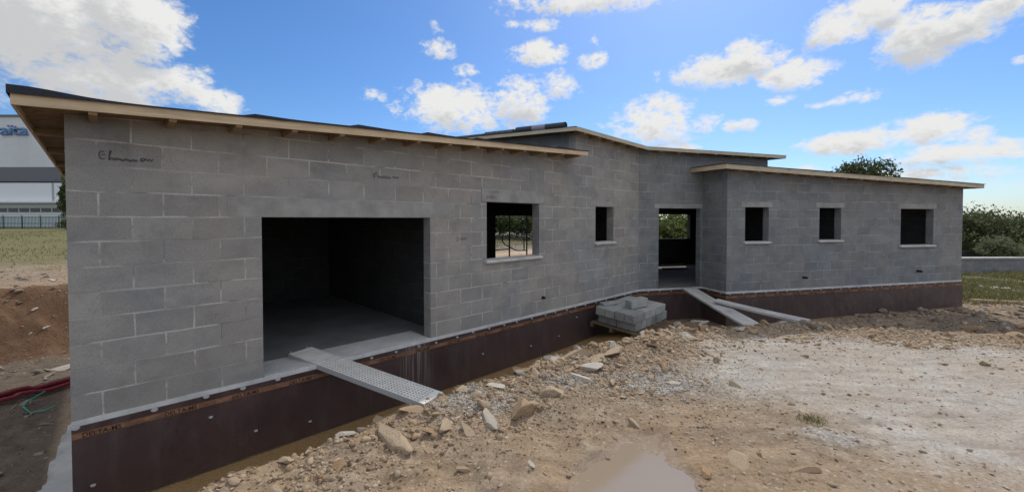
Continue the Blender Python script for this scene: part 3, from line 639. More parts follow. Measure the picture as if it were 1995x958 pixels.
sill(XA, 5.33, 6.79, 1.215); sill(XA, 8.85, 9.66, 1.41); sill(XB, .59, 1.39, 1.36); sill(XB, 3.19, 4.01, 1.37); sill(XB, 6.40, 7.82, 1.17)
# floor strip at the garage opening, daylight painted in as a paler tone
prof_box('threshold', XA, 1.66, 4.09, -.004, .010, .012, M['slab_lit'], bev=.002, ins=.62)

# pipe stubs
def stub(F, t, z, l=.07, r=.03):
    b = MB(); p = Vector(v3(F(t, .02), z)); o = Vector(v3(F(t, -l), z-.004)); b.tube([p, o], r, 14)
    q = b.build('pipe_stub', M['pipe'], house, smooth=False); return q
stub(XA, 6.90, .315, .06, .032); stub(XB, 2.63, .315, .13, .032); stub(XB, 7.15, .36, .13, .036)

# handwriting in black marker on three blocks
def scribble(F, t0, z0, strokes, wdt=.006, sc=1.):
    b = MB()
    for st in strokes:
        pts = [Vector((p[0]*sc, p[1]*sc, 0)) for p in st]
        for a, c in zip(pts, pts[1:]):
            d = (c-a); 
            if d.length < 1e-5: continue
            n = Vector((-d.y, d.x, 0)).normalized()*wdt/2; e = d.normalized()*wdt*.3
            quad = [a-n-e, c-n+e, c+n+e, a+n-e]
            b.face([v3(F(t0+q.x, -.003), z0+q.y) for q in quad])
    return b.build('marker_writing', M['ink'], house)
def arc(cx, cy, r, a0, a1, n=10, ry=None): return [(cx+r*math.cos(R(a0+(a1-a0)*k/n)), cy+(ry or r)*math.sin(R(a0+(a1-a0)*k/n))) for k in range(n+1)]
W1 = [arc(.05, .05, .03, 60, 300, 10, .045), [(.04, .055), (.07, .058)], [(.10, .0), (.11, .06), (.125, .105), (.115, .11), (.105, .06), (.11, .0), (.13, .03), (.14, .0), (.155, .03), (.16, .0)]]
wv_ = [(.16, .0)]
for k in range(26): wv_.append((.17+.0055*k*1.3, .012+.014*math.sin(k*1.9)+.006*math.sin(k*.7)))
W1 += [wv_, arc(.40, .03, .018, 20, 330), [(.375+.01*k, .018+.013*math.sin(k*2.1)) for k in range(5)], [(.42+.009*k, .03+.015*math.sin(k*1.7)) for k in range(9)]]
scribble(XA, .215, 2.57, W1, .0085, .86)
W2 = [[(.03, .0), (.04, .06), (.06, .09), (.075, .06), (.05, .04)], arc(.03, .04, .022, 80, 290)]+[[(.08+.01*k, .02+.02*math.sin(k*1.8)) for k in range(22)], [(.32+.01*k, .03+.016*math.sin(k*2.0)) for k in range(12)]]
scribble(XA, 3.10, 2.585, W2, .0085, 1.0)
W3 = [[(.0, .05), (.02, .07), (.04, .05), (.0, .0), (.05, .01)], [(.06+.011*k, .03+.02*math.sin(k*1.9)) for k in range(16)]]
scribble(XA, 4.63, 1.60, W3, .0065, 1.0)
W4 = [[(.012*k+.002*math.sin(k), .04*(k % 2)+.01*math.sin(k*2.)) for k in range(20)], [(.012*k+.1, .09+.03*(k % 2)) for k in range(16)]]
scribble(lambda t, d: XA(t, d-.012), 5.31, 2.36, W4, .003, 1.2)

# ------------------------------------------------------------------ roofs
def plank(b, p, q, outv, h, th, z_off=0.):
    """board from p to q (3-D, bottom edge), height h upward, thickness th along outv"""
    p, q = np.array(p, float), np.array(q, float); Ld = q-p; o = np.array([*outv, 0.])*th
    b.face([p+o, q+o, q+o+[0, 0, h], p+o+[0, 0, h]], [(0, 0), (np.linalg.norm(Ld), 0), (np.linalg.norm(Ld), h), (0, h)])
    b.face([q, p, p+[0, 0, h], q+[0, 0, h]], [(0, 0), (1, 0), (1, h), (0, h)])
    b.face([p+[0, 0, h], p+o+[0, 0, h], q+o+[0, 0, h], q+[0, 0, h]], [(0, 0), (0, th), (np.linalg.norm(Ld), th), (np.linalg.norm(Ld), 0)])
    b.face([p, q, q+o, p+o], [(0, 0), (np.linalg.norm(Ld), 0), (np.linalg.norm(Ld), th), (0, th)])
    b.face([p, p+o, p+o+[0, 0, h], p+[0, 0, h]]); b.face([q+o, q, q+[0, 0, h], q+o+[0, 0, h]])
def deck(name, pts, parent, lift=.05, th=.022):
    b = MB(); n = len(pts); lo = [(x, y, z+lift) for x, y, z in pts]; hi = [(x, y, z+lift+th) for x, y, z in pts]
    b.face(lo[::-1]); b.face(hi)
    for i in range(n): j = (i+1) % n; b.face([lo[i], lo[j], hi[j], hi[i]])
    o = b.build(name, M['deck'], parent); bm = bmesh.new(); bm.from_mesh(o.data); bmesh.ops.triangulate(bm, faces=[f for f in bm.faces if len(f.verts) > 4]); bmesh.ops.recalc_face_normals(bm, faces=bm.faces[:]); bm.to_mesh(o.data); bm.free(); return o
def felt(name, F, zf, t0, t1, b0, b1, parent, lift, over=.02, laps=(), curl=0., cut=None, step=.12):
    """waterproofing sheet with lapped joints and an uneven edge"""
    ts = np.arange(t0-over, t1+over, step); ts = np.append(ts, t1+over); bs = np.append(np.arange(b0-over, b0+.8, .1), [b0+1.2, b0+2.2, (b0+b1)/2, b1]); bs = bs[bs <= b1+1e-6]
    b = MB()
    def Zp(t, bb_):
        z = zf(t, bb_)+lift+.012 + .007*float(fbm(np.array([t*1.7]), np.array([bb_*1.7+5]), 3)[0])
        for lp in laps:
            dd_ = t-lp
            if 0 <= dd_ < 1.0: z += .032*(1-dd_)**2
        if curl: z += curl*math.exp(-((t-t0)/.42)**2)*math.exp(-max(0, bb_-b0)/.5)
        return z
    g_ = [[(*F(t, q), Zp(t, q)) for q in bs] for t in ts]
    for i in range(len(ts)-1):
        for j in range(len(bs)-1):
            if cut and cut((ts[i]+ts[i+1])/2, (bs[j]+bs[j+1])/2): continue
            b.face([g_[i][j], g_[i+1][j], g_[i+1][j+1], g_[i][j+1]])
        # turned-down front edge
        p, q = g_[i][0], g_[i+1][0]
        zd = lambda P_, t: (P_[0], P_[1], zf(t, b0)+lift-.006)
        b.face([zd(p, ts[i]), zd(q, ts[i+1]), q, p])
    for j in range(len(bs)-1):
        p, q = g_[0][j], g_[0][j+1]; b.face([(p[0], p[1], zf(t0, bs[j])+lift-.006), p, q, (q[0], q[1], zf(t0, bs[j+1])+lift-.006)])
    return b.build(name, M['felt'], parent, merge=True)
rA = MB(); 
roofA = deck('garage_roof', [(*XA(-.26, -.4), zA(-.26, -.4)), (*XA(7.93, -.4), zA(7.93, -.4)), (*XA(7.93, 0), zA(7.93, 0)), (*XA(8.045, 0), zA(8.045, 0)), (*XA(8.045, 5.9), zA(8.045, 5.9)), (*XA(-.26, 5.9), zA(-.26, 5.9))], house)
b = MB()
plank(b, (*XA(-.285, -.4), zA(-.285, -.4)), (*XA(7.93, -.4), zA(7.93, -.4)), nA, .092, .025); fA = b.build('fascia_board', M['fascia'], roofA)
b = MB(); plank(b, (*XA(-.26, 5.9), zA(-.26, 5.9)), (*XA(-.26, -.398), zA(-.26, -.398)), -dA, .092, .025); b.build('fascia_board', M['fascia'], roofA)
def rafter(F, t, b0, b1, zf, parent, w=.06, h=.075, drop=.022, mt='rafter'):
    b = MB(); p = np.array([*F(t-w/2, b0), zf(t, b0)+.049-h]); 
    q = np.array([*F(t-w/2, b1), zf(t, b1)+.049-h]); X_ = np.array([*F(t+w/2, b0), 0.])-np.array([*F(t-w/2, b0), 0.])
    b.box(p, X_, q-p, (0, 0, h)); return b.build('rafter', M[mt], parent)
t = .20
while t < 7.9: rafter(XA, t, -.398, -.003, zA, roofA); t += .575
for bq in (.9, 2.3, 3.7, 5.1):
    rafter(lambda q, d: XA(d, q), bq, -.258, -.003, lambda q, d: zA(d, q), roofA)
felt('roof_felt', XA, zA, -.285, 7.93, -.425, 5.9, roofA, .094, laps=(1.42, 2.62, 3.75, 4.7, 5.75, 6.8), curl=.055)
# tall hall roof
K = []
def inter():
    # front eaves of the two fronts meet here
    a = np.array(XA(0, -.3)); c = np.array(XQ(0, -.3)); A_ = np.array([dA, -dB]).T; s_ = np.linalg.solve(A_, c-a); return float(s_[0]), float(s_[1])
ti, si = inter()
TR = [(*XA(7.65, -.3), 3.91), (*XA(ti, -.3), 3.864), (*XQ(4.755, -.3), 3.803), (*XQ(4.755, 6.3), 4.16), (*XA(CA, 5.9), 4.28), (*XA(7.65, 5.9), zTa(7.65, 5.9))]
roofT = deck('hall_roof', TR, house)
b = MB(); plank(b, TR[0], TR[1], nA, .085, .025); b.build('fascia_board', M['fascia_grey'], roofT)
b = MB(); plank(b, TR[1], TR[2], nB, .085, .025); b.build('fascia_board', M['fascia_grey'], roofT)
b = MB(); plank(b, TR[2], TR[3], dB, .085, .025); b.build('fascia_board', M['fascia_grey'], roofT)
b = MB(); plank(b, TR[5], TR[0], -dA, .085, .025); b.build('fascia_board', M['fascia_grey'], roofT)
t = 8.0
while t < 10.8: rafter(XA, t, -.298, -.003, zTa, roofT, mt='rafter'); t += .575
for s_ in (.5, 1.1, 1.7, 2.3, 2.9, 3.5, 4.1): rafter(XQ, s_, -.298, -.003, zTq, roofT)
fb2 = MB(); lifted = [(x, y, z+.094) for x, y, z in TR]
c2 = np.mean([p[:2] for p in TR], 0); big = [(x+(x-c2[0])*.006, y+(y-c2[1])*.006, z) for x, y, z in lifted]
fb2.face(big)
for i in range(len(big)): j = (i+1) % len(big); fb2.face([(*big[i][:2], big[i][2]-.014), (*big[j][:2], big[j][2]-.014), big[j], big[i]])
fo2 = fb2.build('roof_felt', M['felt'], roofT); bm = bmesh.new(); bm.from_mesh(fo2.data); bmesh.ops.triangulate(bm, faces=[f for f in bm.faces if len(f.verts) > 4]); bm.to_mesh(fo2.data); bm.free()
# right wing roof
RB = [(-.39, -.35), (9.40, -.35), (9.40, 7.3), (2.34, 7.3), (2.34, .955), (-.39, .955)]
roofB = deck('right_wing_roof', [(*XB(s_, d_), zB(s_, d_)) for s_, d_ in RB], house)
b = MB(); plank(b, (*XB(-.39, -.35), zB(-.39, -.35)), (*XB(9.40, -.35), zB(9.40, -.35)), nB, .125, .025); b.build('fascia_board', M['fascia_grey'], roofB)
b = MB(); plank(b, (*XB(-.39, .955), zB(-.39, .955)), (*XB(-.39, -.35), zB(-.39, -.35)), -dB, .125, .025); b.build('fascia_board', M['fascia'], roofB)
b = MB(); plank(b, (*XB(9.40, -.35), zB(9.40, -.35)), (*XB(9.40, 7.3), zB(9.40, 7.3)), dB, .125, .025); b.build('fascia_board', M['fascia_grey'], roofB)
s_ = .1
while s_ < 9.3: rafter(XB, s_, -.348, -.003, zB, roofB); s_ += .6
felt('roof_felt', XB, zB, -.415, 9.42, -.375, 7.3, roofB, .127, laps=(), cut=lambda t, q: t < 2.34 and q > .93)

# rolls of felt left on the hall roof
def roll(name, b0, b1, r, mt, label, up=.0, t=7.86, band=None, wrapc=None):
    P_ = lambda q, z=0: Vector((*XA(t, q), zTa(7.65, q)+.11+r+z+up))
    root = empty(name, P_((b0+b1)/2)); tag(root, label, 'roll of roofing felt')
    b = MB(); b.tube([P_(b0), P_(b1)], r, 20, cap=False); 
    a = (P_(b1)-P_(b0)).normalized(); e1 = a.orthogonal().normalized(); e2 = a.cross(e1)
    for q, sgn in ((b0, -1), (b1, 1)):        # spiral ends with a hollow core
        for rr0, rr1, dep in ((r, r*.93, 0), (r*.93, r*.80, .012), (r*.80, r*.72, 0), (r*.72, r*.5, .012), (r*.5, r*.28, .004), (r*.28, .0, .08)):
            c = P_(q) - a*sgn*dep
            for k in range(20):
                f0, f1 = 2*math.pi*k/20, 2*math.pi*(k+1)/20; u_ = lambda f, rr_: c+(e1*math.cos(f)+e2*math.sin(f))*rr_
                b.face([u_(f0, rr0), u_(f1, rr0), u_(f1, max(rr1, .001)), u_(f0, max(rr1, .001))])
    b.build('felt_sheet', mt, root, smooth=False)
    if band:
        b = MB(); b.tube([P_(band[0]), P_(band[1])], r+.004, 20, cap=False); b.build('paper_band', M['wrap'], root)
roll('felt_roll', .16, 1.72, .078, M['felt_roll_dark'], 'large dark roll of roofing felt with a paper band on the hall roof', band=(.72, 1.15))
roll('felt_roll', 1.84, 2.95, .060, M['felt_roll'], 'slimmer grey roll of roofing felt just behind the large dark roll on the hall roof')
roll('felt_roll', 3.05, 4.3, .045, M['felt_roll'], 'low grey roll of roofing felt farthest back along the hall roof edge')

# ------------------------------------------------------------------ perforated metal plank from the garage
def metal_plank(far, near, wd, label):
    far, near = Vector(far), Vector(near); ax = (near-far); Ln = ax.length; ax.normalize(); sd_ = ax.cross(Vector((0, 0, 1))).normalized(); up = sd_.cross(ax)
    if up.z < 0: up = -up
    root = empty('scaffold_plank', (far+near)/2); tag(root, label, 'plank')
    P_ = lambda u_, v_, z=0.: far+ax*u_+sd_*v_+up*z
    b = MB(); du = .050; dvv = .041; n_u = int((Ln-.16)/du); margin = .022; n_v = int((wd-2*margin)/dvv); dvv = (wd-2*margin)/n_v; u00 = (Ln-n_u*du)/2
    hole = [(math.cos(2*math.pi*k/8+math.pi/8)*.0112, math.sin(2*math.pi*k/8+math.pi/8)*.0092) for k in range(8)]
    for i in range(n_u):
        for j in range(n_v):
            u_, v_ = u00+i*du, -wd/2+margin+j*dvv
            if i < 8 or (i+j) % 2 and False:
                b.face([P_(u_, v_), P_(u_+du, v_), P_(u_+du, v_+dvv), P_(u_, v_+dvv)]); continue
            cu, cv = u_+du/2, v_+dvv/2
            sh = (du*.0)
            H8 = [(cu+h_[0]*1.15, cv+h_[1]*1.05) for h_ in hole]
            O8 = [(u_+du, cv+dvv*.2), (u_+du, v_+dvv), (cu, v_+dvv), (u_, v_+dvv), (u_, cv), (u_, v_), (cu, v_), (u_+du, v_)]
            H8 = [(cu+.0165*math.cos(a), cv+.0125*math.sin(a)) for a in [0.1, .78, 1.57, 2.36, 3.14, 3.93, 4.71, 5.5]]
            for k in range(8):
                kk = (k+1) % 8
                b.face([P_(*H8[k]), P_(*O8[k]), P_(*O8[kk]), P_(*H8[kk])][::-1] if False else [P_(*H8[k]), P_(*O8[k]), P_(*O8[kk]), P_(*H8[kk])])
                b.face([P_(*H8[k]), P_(*H8[kk]), P_(*H8[kk], -.007), P_(*H8[k], -.007)])
    for v0_, v1_ in ((-wd/2, -wd/2+margin), (wd/2-margin, wd/2)): b.face([P_(u00, v0_, .003), P_(Ln-u00, v0_, .003), P_(Ln-u00, v1_, .003), P_(u00, v1_, .003)])
    for u0_, u1_ in ((0, u00), (Ln-u00, Ln)): b.face([P_(u0_, -wd/2, .003), P_(u1_, -wd/2, .003), P_(u1_, wd/2, .003), P_(u0_, wd/2, .003)])
    b.build('perforated_deck', M['steel'], root)
    for s_ in (-1, 1):
        b = MB(); v_ = s_*wd/2; b.face([P_(0, v_, .003), P_(Ln, v_, .003), P_(Ln, v_, -.062), P_(0, v_, -.062)]); b.face([P_(0, v_, -.062), P_(Ln, v_, -.062), P_(Ln, v_-s_*.03, -.062), P_(0, v_-s_*.03, -.062)])
        b.face([P_(0, v_-s_*.004, .0), P_(Ln, v_-s_*.004, .0), P_(Ln, v_-s_*.004, -.06), P_(0, v_-s_*.004, -.06)])
        b.build('side_flange', M['steel_side'], root)
    for u_, e_ in ((0, -1), (Ln, 1)):
        b = MB(); b.face([P_(u_, -wd/2, .003), P_(u_, wd/2, .003), P_(u_, wd/2, -.055), P_(u_, -wd/2, -.055)]); b.build('end_plate', M['steel'], root)
        for v_ in (-wd*.36, wd*.36):
            b = MB(); pts_ = [P_(u_-e_*.01, v_, -.012)] + [P_(u_+e_*(.035+.022*math.sin(a)), v_, -.012+.022*(math.cos(a)-1)+.022) for a in np.linspace(-.6, 2.6, 7)]
            b.tube(pts_, .008, 6); b.build('hook', M['steel_side'], root)
    return root
g0 = float(ground_h(np.array([-.95]), np.array([4.85]))[0])
metal_plank((-3.075, 6.00, .072), (-.935, 4.93, -.165), .37, 'perforated galvanised metal plank bridging the trench from the garage opening')

# two concrete boards leading up to the entrance
def board(name, quad_far, quad_near, th, label):
    """a board given by its two short ends (each two 3-D points on the top face)"""
    a, c = map(Vector, quad_far); d, e = map(Vector, quad_near); b = MB(); n_ = 10
    row = lambda k: (a.lerp(d, k/n_)-Vector((0, 0, .012*math.sin(math.pi*k/n_))), c.lerp(e, k/n_)-Vector((0, 0, .012*math.sin(math.pi*k/n_))))
    dn = Vector((0, 0, -th))
    for k in range(n_):
        p, q = row(k); r_, s_ = row(k+1)
        b.face([p, r_, s_, q]); b.face([p+dn, q+dn, s_+dn, r_+dn]); b.face([p, p+dn, r_+dn, r_]); b.face([q, s_, s_+dn, q+dn])
    p, q = row(0); b.face([p, q, q+dn, p+dn]); p, q = row(n_); b.face([q, p, p+dn, q+dn])
    o = b.build(name, M['board'], None, merge=True); bm = bmesh.new(); bm.from_mesh(o.data); bmesh.ops.recalc_face_normals(bm, faces=bm.faces[:]); bm.to_mesh(o.data); bm.free()
    return tag(o, label, 'board')
board('ramp_board', [(4.80, 11.70, .045), (5.21, 11.82, .045)], [(4.93, 8.75, -.27), (5.35, 8.85, -.27)], .045, 'steep grey board running from the entrance doorway down across the trench')
board('ramp_board', [(5.02, 10.28, -.035), (5.23, 10.52, -.035)], [(6.18, 8.74, -.19), (6.48, 8.98, -.19)], .05, 'second grey board lying partly over the steep one and ending on the pale gravel')

# ------------------------------------------------------------------ block stack on a pallet
def block_mesh(l=.50, w_=.25, h=.20, open_side=True):
    """hollow concrete block; long face carries grooves when open_side"""
    b = MB(); b.box((-l/2, -w_/2, -h/2), (l, 0, 0), (0, w_, 0), (0, 0, h)); return b
def block_obj(loc, rz, label, group=None, tilt=(0, 0), size=(.484, .238, .190), cells=False):
    l, w_, h = size; b = MB()
    if not cells:
        b.box((-l/2, -w_/2, -h/2), (l, 0, 0), (0, w_, 0), (0, 0, h))
    else:    # webs between rows of open cells seen from the end
        n_ = 5; tw = .022; cw = (w_-tw*(n_+1)/1.0)/n_
        b.box((-l/2, -w_/2, -h/2), (l, 0, 0), (0, w_, 0), (0, 0, .02)); b.box((-l/2, -w_/2, h/2-.02), (l, 0, 0), (0, w_, 0), (0, 0, .02))
        b.box((-l/2+.06, -w_/2+.004, -h/2+.02), (l-.12, 0, 0), (0, w_-.008, 0), (0, 0, h-.04))
        for k in range(n_+1):
            y_ = -w_/2+k*(cw+tw)
            for x_ in (-l/2, l/2-.06): b.box((x_, y_, -h/2+.02), (.06, 0, 0), (0, tw, 0), (0, 0, h-.04))
    o = b.build('concrete_block', M['block_var'], None, bevel=.0 if cells else .009)
    o.location = loc; o.rotation_euler = (R(tilt[0]), R(tilt[1]), R(rz)); return tag(o, label, 'concrete block', group)
SC = np.array([2.68, 9.12]); ang = 90-46
e1 = np.array([math.cos(R(ang)), math.sin(R(ang))]); e2 = np.array([-e1[1], e1[0]])
tiltm = Euler((R(4.0), R(-2.5), R(ang))).to_matrix()
def stk(u_, v_, z): 
    q_ = tiltm @ Vector((u_, v_, z)); return Vector((SC[0], SC[1], -.53))+q_
SG = 'blocks stacked on the pallet'
te = tiltm.to_euler()
def sblock(u_, v_, z, rot, label, cells=False):
    o = block_obj((0, 0, 0), 0, label, SG, cells=cells); o.location = stk(u_, v_, z); o.rotation_euler = (tiltm @ Matrix.Rotation(R(rot), 3, 'Z')).to_euler()
# lower layer: blocks laid crosswise, hollow ends showing
k = 0
for i in range(6):
    for j in range(2):
        front = j == 0
        od = ('leftmost', 'second', 'third', 'fourth', 'fifth', 'rightmost')[i]
        lab = (od+' block of the lower layer of the stack, its end towards the gravel' if front else od+' block in the back row of the lower layer of the stack')
        sblock(.06+.125+.252*i, -.02+.25+.50*j, .10, 90, lab, cells=front and i in (3, 4))
for i in range(3):
    for j in range(4):
        lab = ('left', 'middle', 'right')[i]+' block of the upper layer of the stack, in the '+('row facing the gravel', 'second row back', 'third row back', 'row next to the house')[j]
        sblock(-.06+.25+.502*i, -.03+.125+.252*j, .302, 0, lab)
tb = block_obj(stk(.62, .30, .505), 0, 'single grey block set on top of the stack, near its middle', SG); tb.rotation_euler = (R(1), R(-6), R(24))
tb2 = block_obj(stk(.32, .86, .425), 0, 'thin half block lying flat at the back left on top of the stack', SG, size=(.40, .2, .05)); tb2.rotation_euler = (te.x, te.y, R(20))
pal = empty('wooden_pallet', tuple(stk(.7, .5, -.08))); tag(pal, 'dark wooden pallet under the stack of grey blocks in the trench', 'pallet')
for i in range(7):
    b = MB(); o_ = np.array(stk(-.06+i*.235, -.05, -.022)); b.box(o_, np.array(tiltm @ Vector((.14, 0, 0))), np.array(tiltm @ Vector((0, 1.15, 0))), np.array(tiltm @ Vector((0, 0, .02)))); b.build('deck_slat', M['pallet'], pal)
for v_ in (-.05, .5, 1.03):
    b = MB(); b.box(np.array(stk(-.06, v_, -.115)), np.array(tiltm @ Vector((1.55, 0, 0))), np.array(tiltm @ Vector((0, .08, 0))), np.array(tiltm @ Vector((0, 0, .09)))); b.build('bearer', M['pallet'], pal)

# ------------------------------------------------------------------ stones
def rock_mesh(seed, flat=.5, elong=1.2):
    r_ = random.Random(seed); bm = bmesh.new(); bmesh.ops.create_icosphere(bm, subdivisions=4, radius=1)
    # chop by random planes for flat broken faces
    pl = [(Vector((r_.gauss(0, 1), r_.gauss(0, 1), r_.gauss(0, 1))).normalized(), r_.uniform(.28, .72)) for _ in range(10)]
    for v in bm.verts:
        for n_, d_ in pl:
            q_ = v.co.dot(n_)
            if q_ > d_: v.co -= n_*(q_-d_)
        v.co *= 1.35+.035*math.sin(v.co.x*11+seed)*math.sin(v.co.y*13)*math.cos(v.co.z*12)
        v.co.x *= elong; v.co.z *= flat
    me_ = bpy.data.meshes.new('stone'); bm.to_mesh(me_); bm.free(); me_.materials.append(M['stone']); return me_
rocks = [rock_mesh(i, random.Random(i).uniform(.38, .75), random.Random(i+50).uniform(1.0, 1.6)) for i in range(12)]
rocks_p = []
for m_ in rocks[:6]: c_ = m_.copy(); c_.materials.clear(); c_.materials.append(M['stone_pale']); rocks_p.append(c_)
def gh(x, y): return float(ground_h(np.array([float(x)]), np.array([float(y)]))[0])
def rock(x, y, r, label, group=None, mesh=None, rz=None, tilt=12, sink=.25, sc=(1, 1, 1)):
    me_ = mesh or random.choice(rocks); o = bpy.data.objects.new('stone', me_); C.objects.link(o)
    o.scale = (r*sc[0], r*sc[1], r*sc[2]); o.rotation_euler = (R(random.uniform(-tilt, tilt)), R(random.uniform(-tilt, tilt)), random.uniform(0, 6.28) if rz is None else R(rz))
    o.location = (x, y, gh(x, y)+r*.5*sc[2]*(1-sink*1.4)); return tag(o, label, 'stone', group)
BIG = [(.13, 4.65, .15, (1.2, .9, .9), 'flat tan rock slab lying in the rubble below the metal plank'), (-1.2, 4.06, .17, (1.4, .9, .7), 'broad half buried tan stone nearest the left end of the rubble'),
       (1.18, 6.02, .10, (1.3, 1, .8), 'pale grey green stone sitting high in the rubble heap, below the block stack'), (1.02, 6.62, .17, (1.3, .8, 1.0), 'orange brown upright boulder at the left of the rubble heap'),
       (1.68, 6.71, .15, (1.1, .9, 1.0), 'tan pointed boulder in the rubble heap right below the pallet'), (1.70, 3.58, .07, (.8, 1.2, .9), 'buff rounded stone at the right rim of the puddle'),
       (2.57, 3.62, .075, (1.5, .5, .5), 'dark brown thin stone lying alone right of the puddle'), (.16, 3.61, .045, (1.3, .9, .6), 'small white stone alone on the bare earth left of the puddle'),
       (1.29, 4.38, .05, (1.2, .8, .8), 'dark edged stone just beyond the puddle'), (-1.68, 4.12, .05, (1.2, 1, .9), 'small cream stone at the lip of the trench, left of the plank'),
       (.5, 5.05, .12, (1.2, 1, 1.0), 'wide low tan stone in the middle of the rubble'), (2.05, 3.75, .11, (1.6, .7, .25), 'flat buff stone flush with the earth between puddle and thin dark stone'),
       (-.45, 4.18, .075, (1.3, .8, .7), 'leaning tan wedge of rock in the near rubble'), (-.26, 4.42, .12, (1.3, .9, .6), 'grey crusted lump of rock just below the gravel at the plank end'),
       (-.72, 4.30, .085, (1.2, 1, .8), 'tan block shaped stone under the near end of the metal plank'), (1.0, 5.62, .11, (1.4, .7, .7), 'long flat pale stone in the centre of the rubble heap'),
       (3.99, 4.62, .028, (1, 1, .8), 'single dark pebble alone on the pale gravel'), (.62, 6.35, .12, (1.2, .9, .6), 'ochre stone beside the white plaster lump'), (1.35, 6.45, .13, (1.2, 1, .7), 'amber boulder in the middle of the rubble heap')]
for i, (x, y, r, sc, lab) in enumerate(BIG):
    pale = any(w_ in lab for w_ in ('pale', 'white', 'cream', 'grey')); rock(x, y, r, lab, None, (rocks_p if pale else rocks)[(i+(2 if i == 10 else 0)) % 6], sc=sc, tilt=14, sink=.42)
random.seed(11)
def where(x, y):
    spots = [((-1.0, 4.7), 'near the low end of the metal plank'), ((-2.3, 3.7), 'at the near left lip of the trench'), ((.5, 6.5), 'beside the white plaster lump'), ((1.3, 6.4), 'among the amber boulders'), ((2.3, 7.4), 'just below the pallet of blocks'), ((3.3, 7.9), 'right of the block stack'), ((4.6, 8.4), 'at the foot of the steep entrance board'), ((6.3, 8.6), 'where the second board ends'), ((8.4, 8.0), 'on the far rim of the pale gravel'), ((.2, 4.8), 'below the gravel at the plank end'), ((1.2, 5.5), 'in the middle of the rubble'), ((2.2, 6.2), 'on the slope towards the pale gravel'), ((0, 5.6), 'between the gravel heap and the trench'), ((11, 8), 'at the far right rim of the gravel'), ((-.9, 3.6), 'in the bare earth at the bottom left'), ((1.1, 4.5), 'beyond the puddle')]
    return min(spots, key=lambda s_: math.hypot(s_[0][0]-x, s_[0][1]-y))[1]
def rub_label(x, y, r, k):
    return ('tiny' if r < .032 else 'small' if r < .045 else 'fist sized' if r < .06 else 'large' if r < .09 else 'very large') + (' flat' if k % 3 == 0 else '') + random.choice([' angular stone ', ' broken stone ']) + where(x, y)
cnt = 0
G1, G2, G3, G4 = 'loose stones in the rubble along the trench', 'small stones scattered over the bare earth', 'stones at the foot of the right wing', 'stones on the earth bank at the left'
E_ = np.array(EDGE[2:14])
while cnt < 150:
    i = random.choices(range(len(E_)-1), weights=[1.0, 1.0, 1.2, 1.2, 1.2, 1.5, 2.4, 2.8, 2.2, 1.5, 1.0])[0] if len(E_) == 12 else random.randrange(len(E_)-1)
    f_ = random.random(); p = E_[i]*(1-f_)+E_[i+1]*f_; dd = E_[i+1]-E_[i]; dd = dd/np.linalg.norm(dd); nn = np.array([dd[1], -dd[0]])
    off = abs(random.gauss(0, .75))-.25
    if i > 7: off *= .35
    if off > 2.3: continue
    x, y = p+nn*off
    if inpoly(np.array([x]), np.array([y]), PUD)[0] > -.1: continue
    r = min(.14, .026+.042*random.expovariate(1.2)); 
    if y < 4.6: r *= .75
    rock(x, y, r, rub_label(x, y, r, cnt), G1, rocks_p[cnt % 6] if random.random() < .25 else None, tilt=28, sink=.35, sc=(1, 1, random.uniform(.6, 1))); cnt += 1
cnt = 0
while cnt < 34:
    x, y = random.uniform(-2, 7.5), random.uniform(3.2, 6.2)
    if float(pldist(np.array([x]), np.array([y]), EDGE)[0]) > -.3 or abs(x)/y > 1.25: continue
    r = random.uniform(.010, .026)
    rock(x, y, r, ('pale' if cnt % 2 else 'tan')+' loose pebble '+where(x, y), G2, rocks_p[cnt % 6] if cnt % 2 else None, sink=.1); cnt += 1
cnt = 0
while cnt < 48:
    x, y = random.uniform(6.4, 17.5), random.uniform(7.6, 13.2); e = float(-(np.array([x, y])-B0) @ nB); s_ = float((np.array([x, y])-B0) @ dB)
    if e > -.25 and s_ < LB+.1: continue
    if e < -3.3-.15*s_ or s_ < .4: continue
    r = min(.17, .05+.045*random.expovariate(1.2))
    rock(x, y, r, ('small' if r < .06 else 'large')+' flat broken stone '+('under the right wing first window' if s_ < 2.3 else 'under the right wing middle window' if s_ < 5 else 'under the right wing wide window' if s_ < 8.4 else 'by the far right house corner' if s_ < 11 else 'beyond the far right house corner'), G3, tilt=16, sink=.15, sc=(1.2, .9, .55)); cnt += 1
for k in range(18):
    b_ = random.uniform(7.2, 11); q_ = random.uniform(-.3, 3.6); x, y = XA(-q_, b_)
    rock(x, y, random.uniform(.03, .075), ('pale stone low in the brown earth bank' if b_ < 8.2 else 'pale stone high on the brown earth bank' if b_ < 9.3 else 'pale stone on the flat ground above the bank')+(' by the house corner' if q_ < 1.2 else ', far left'), G4, rocks_p[k % 6], tilt=30, sink=.3)
x, y = -8.75, 8.05; rock(x, y, .15, 'flat pale slab leaning on the earth bank beside the house corner', None, rocks_p[2], rz=30, sc=(1.3, .8, .25))
# rubble in the trench beside the stack
for k in range(18):
    x, y = 3.75+random.uniform(0, 1.15), 9.2+random.uniform(-.3, 1.1)
    rock(x, y, random.uniform(.05, .13), ('small' if k % 3 == 0 else 'large')+' grey fragment in the trench, '+('behind' if y > 9.7 else 'in front of')+(' the stack end' if x < 4.2 else ' the steep board'), 'block fragments beside the stack', rocks_p[k % 6], tilt=40, sc=(1.2, .7, .7))

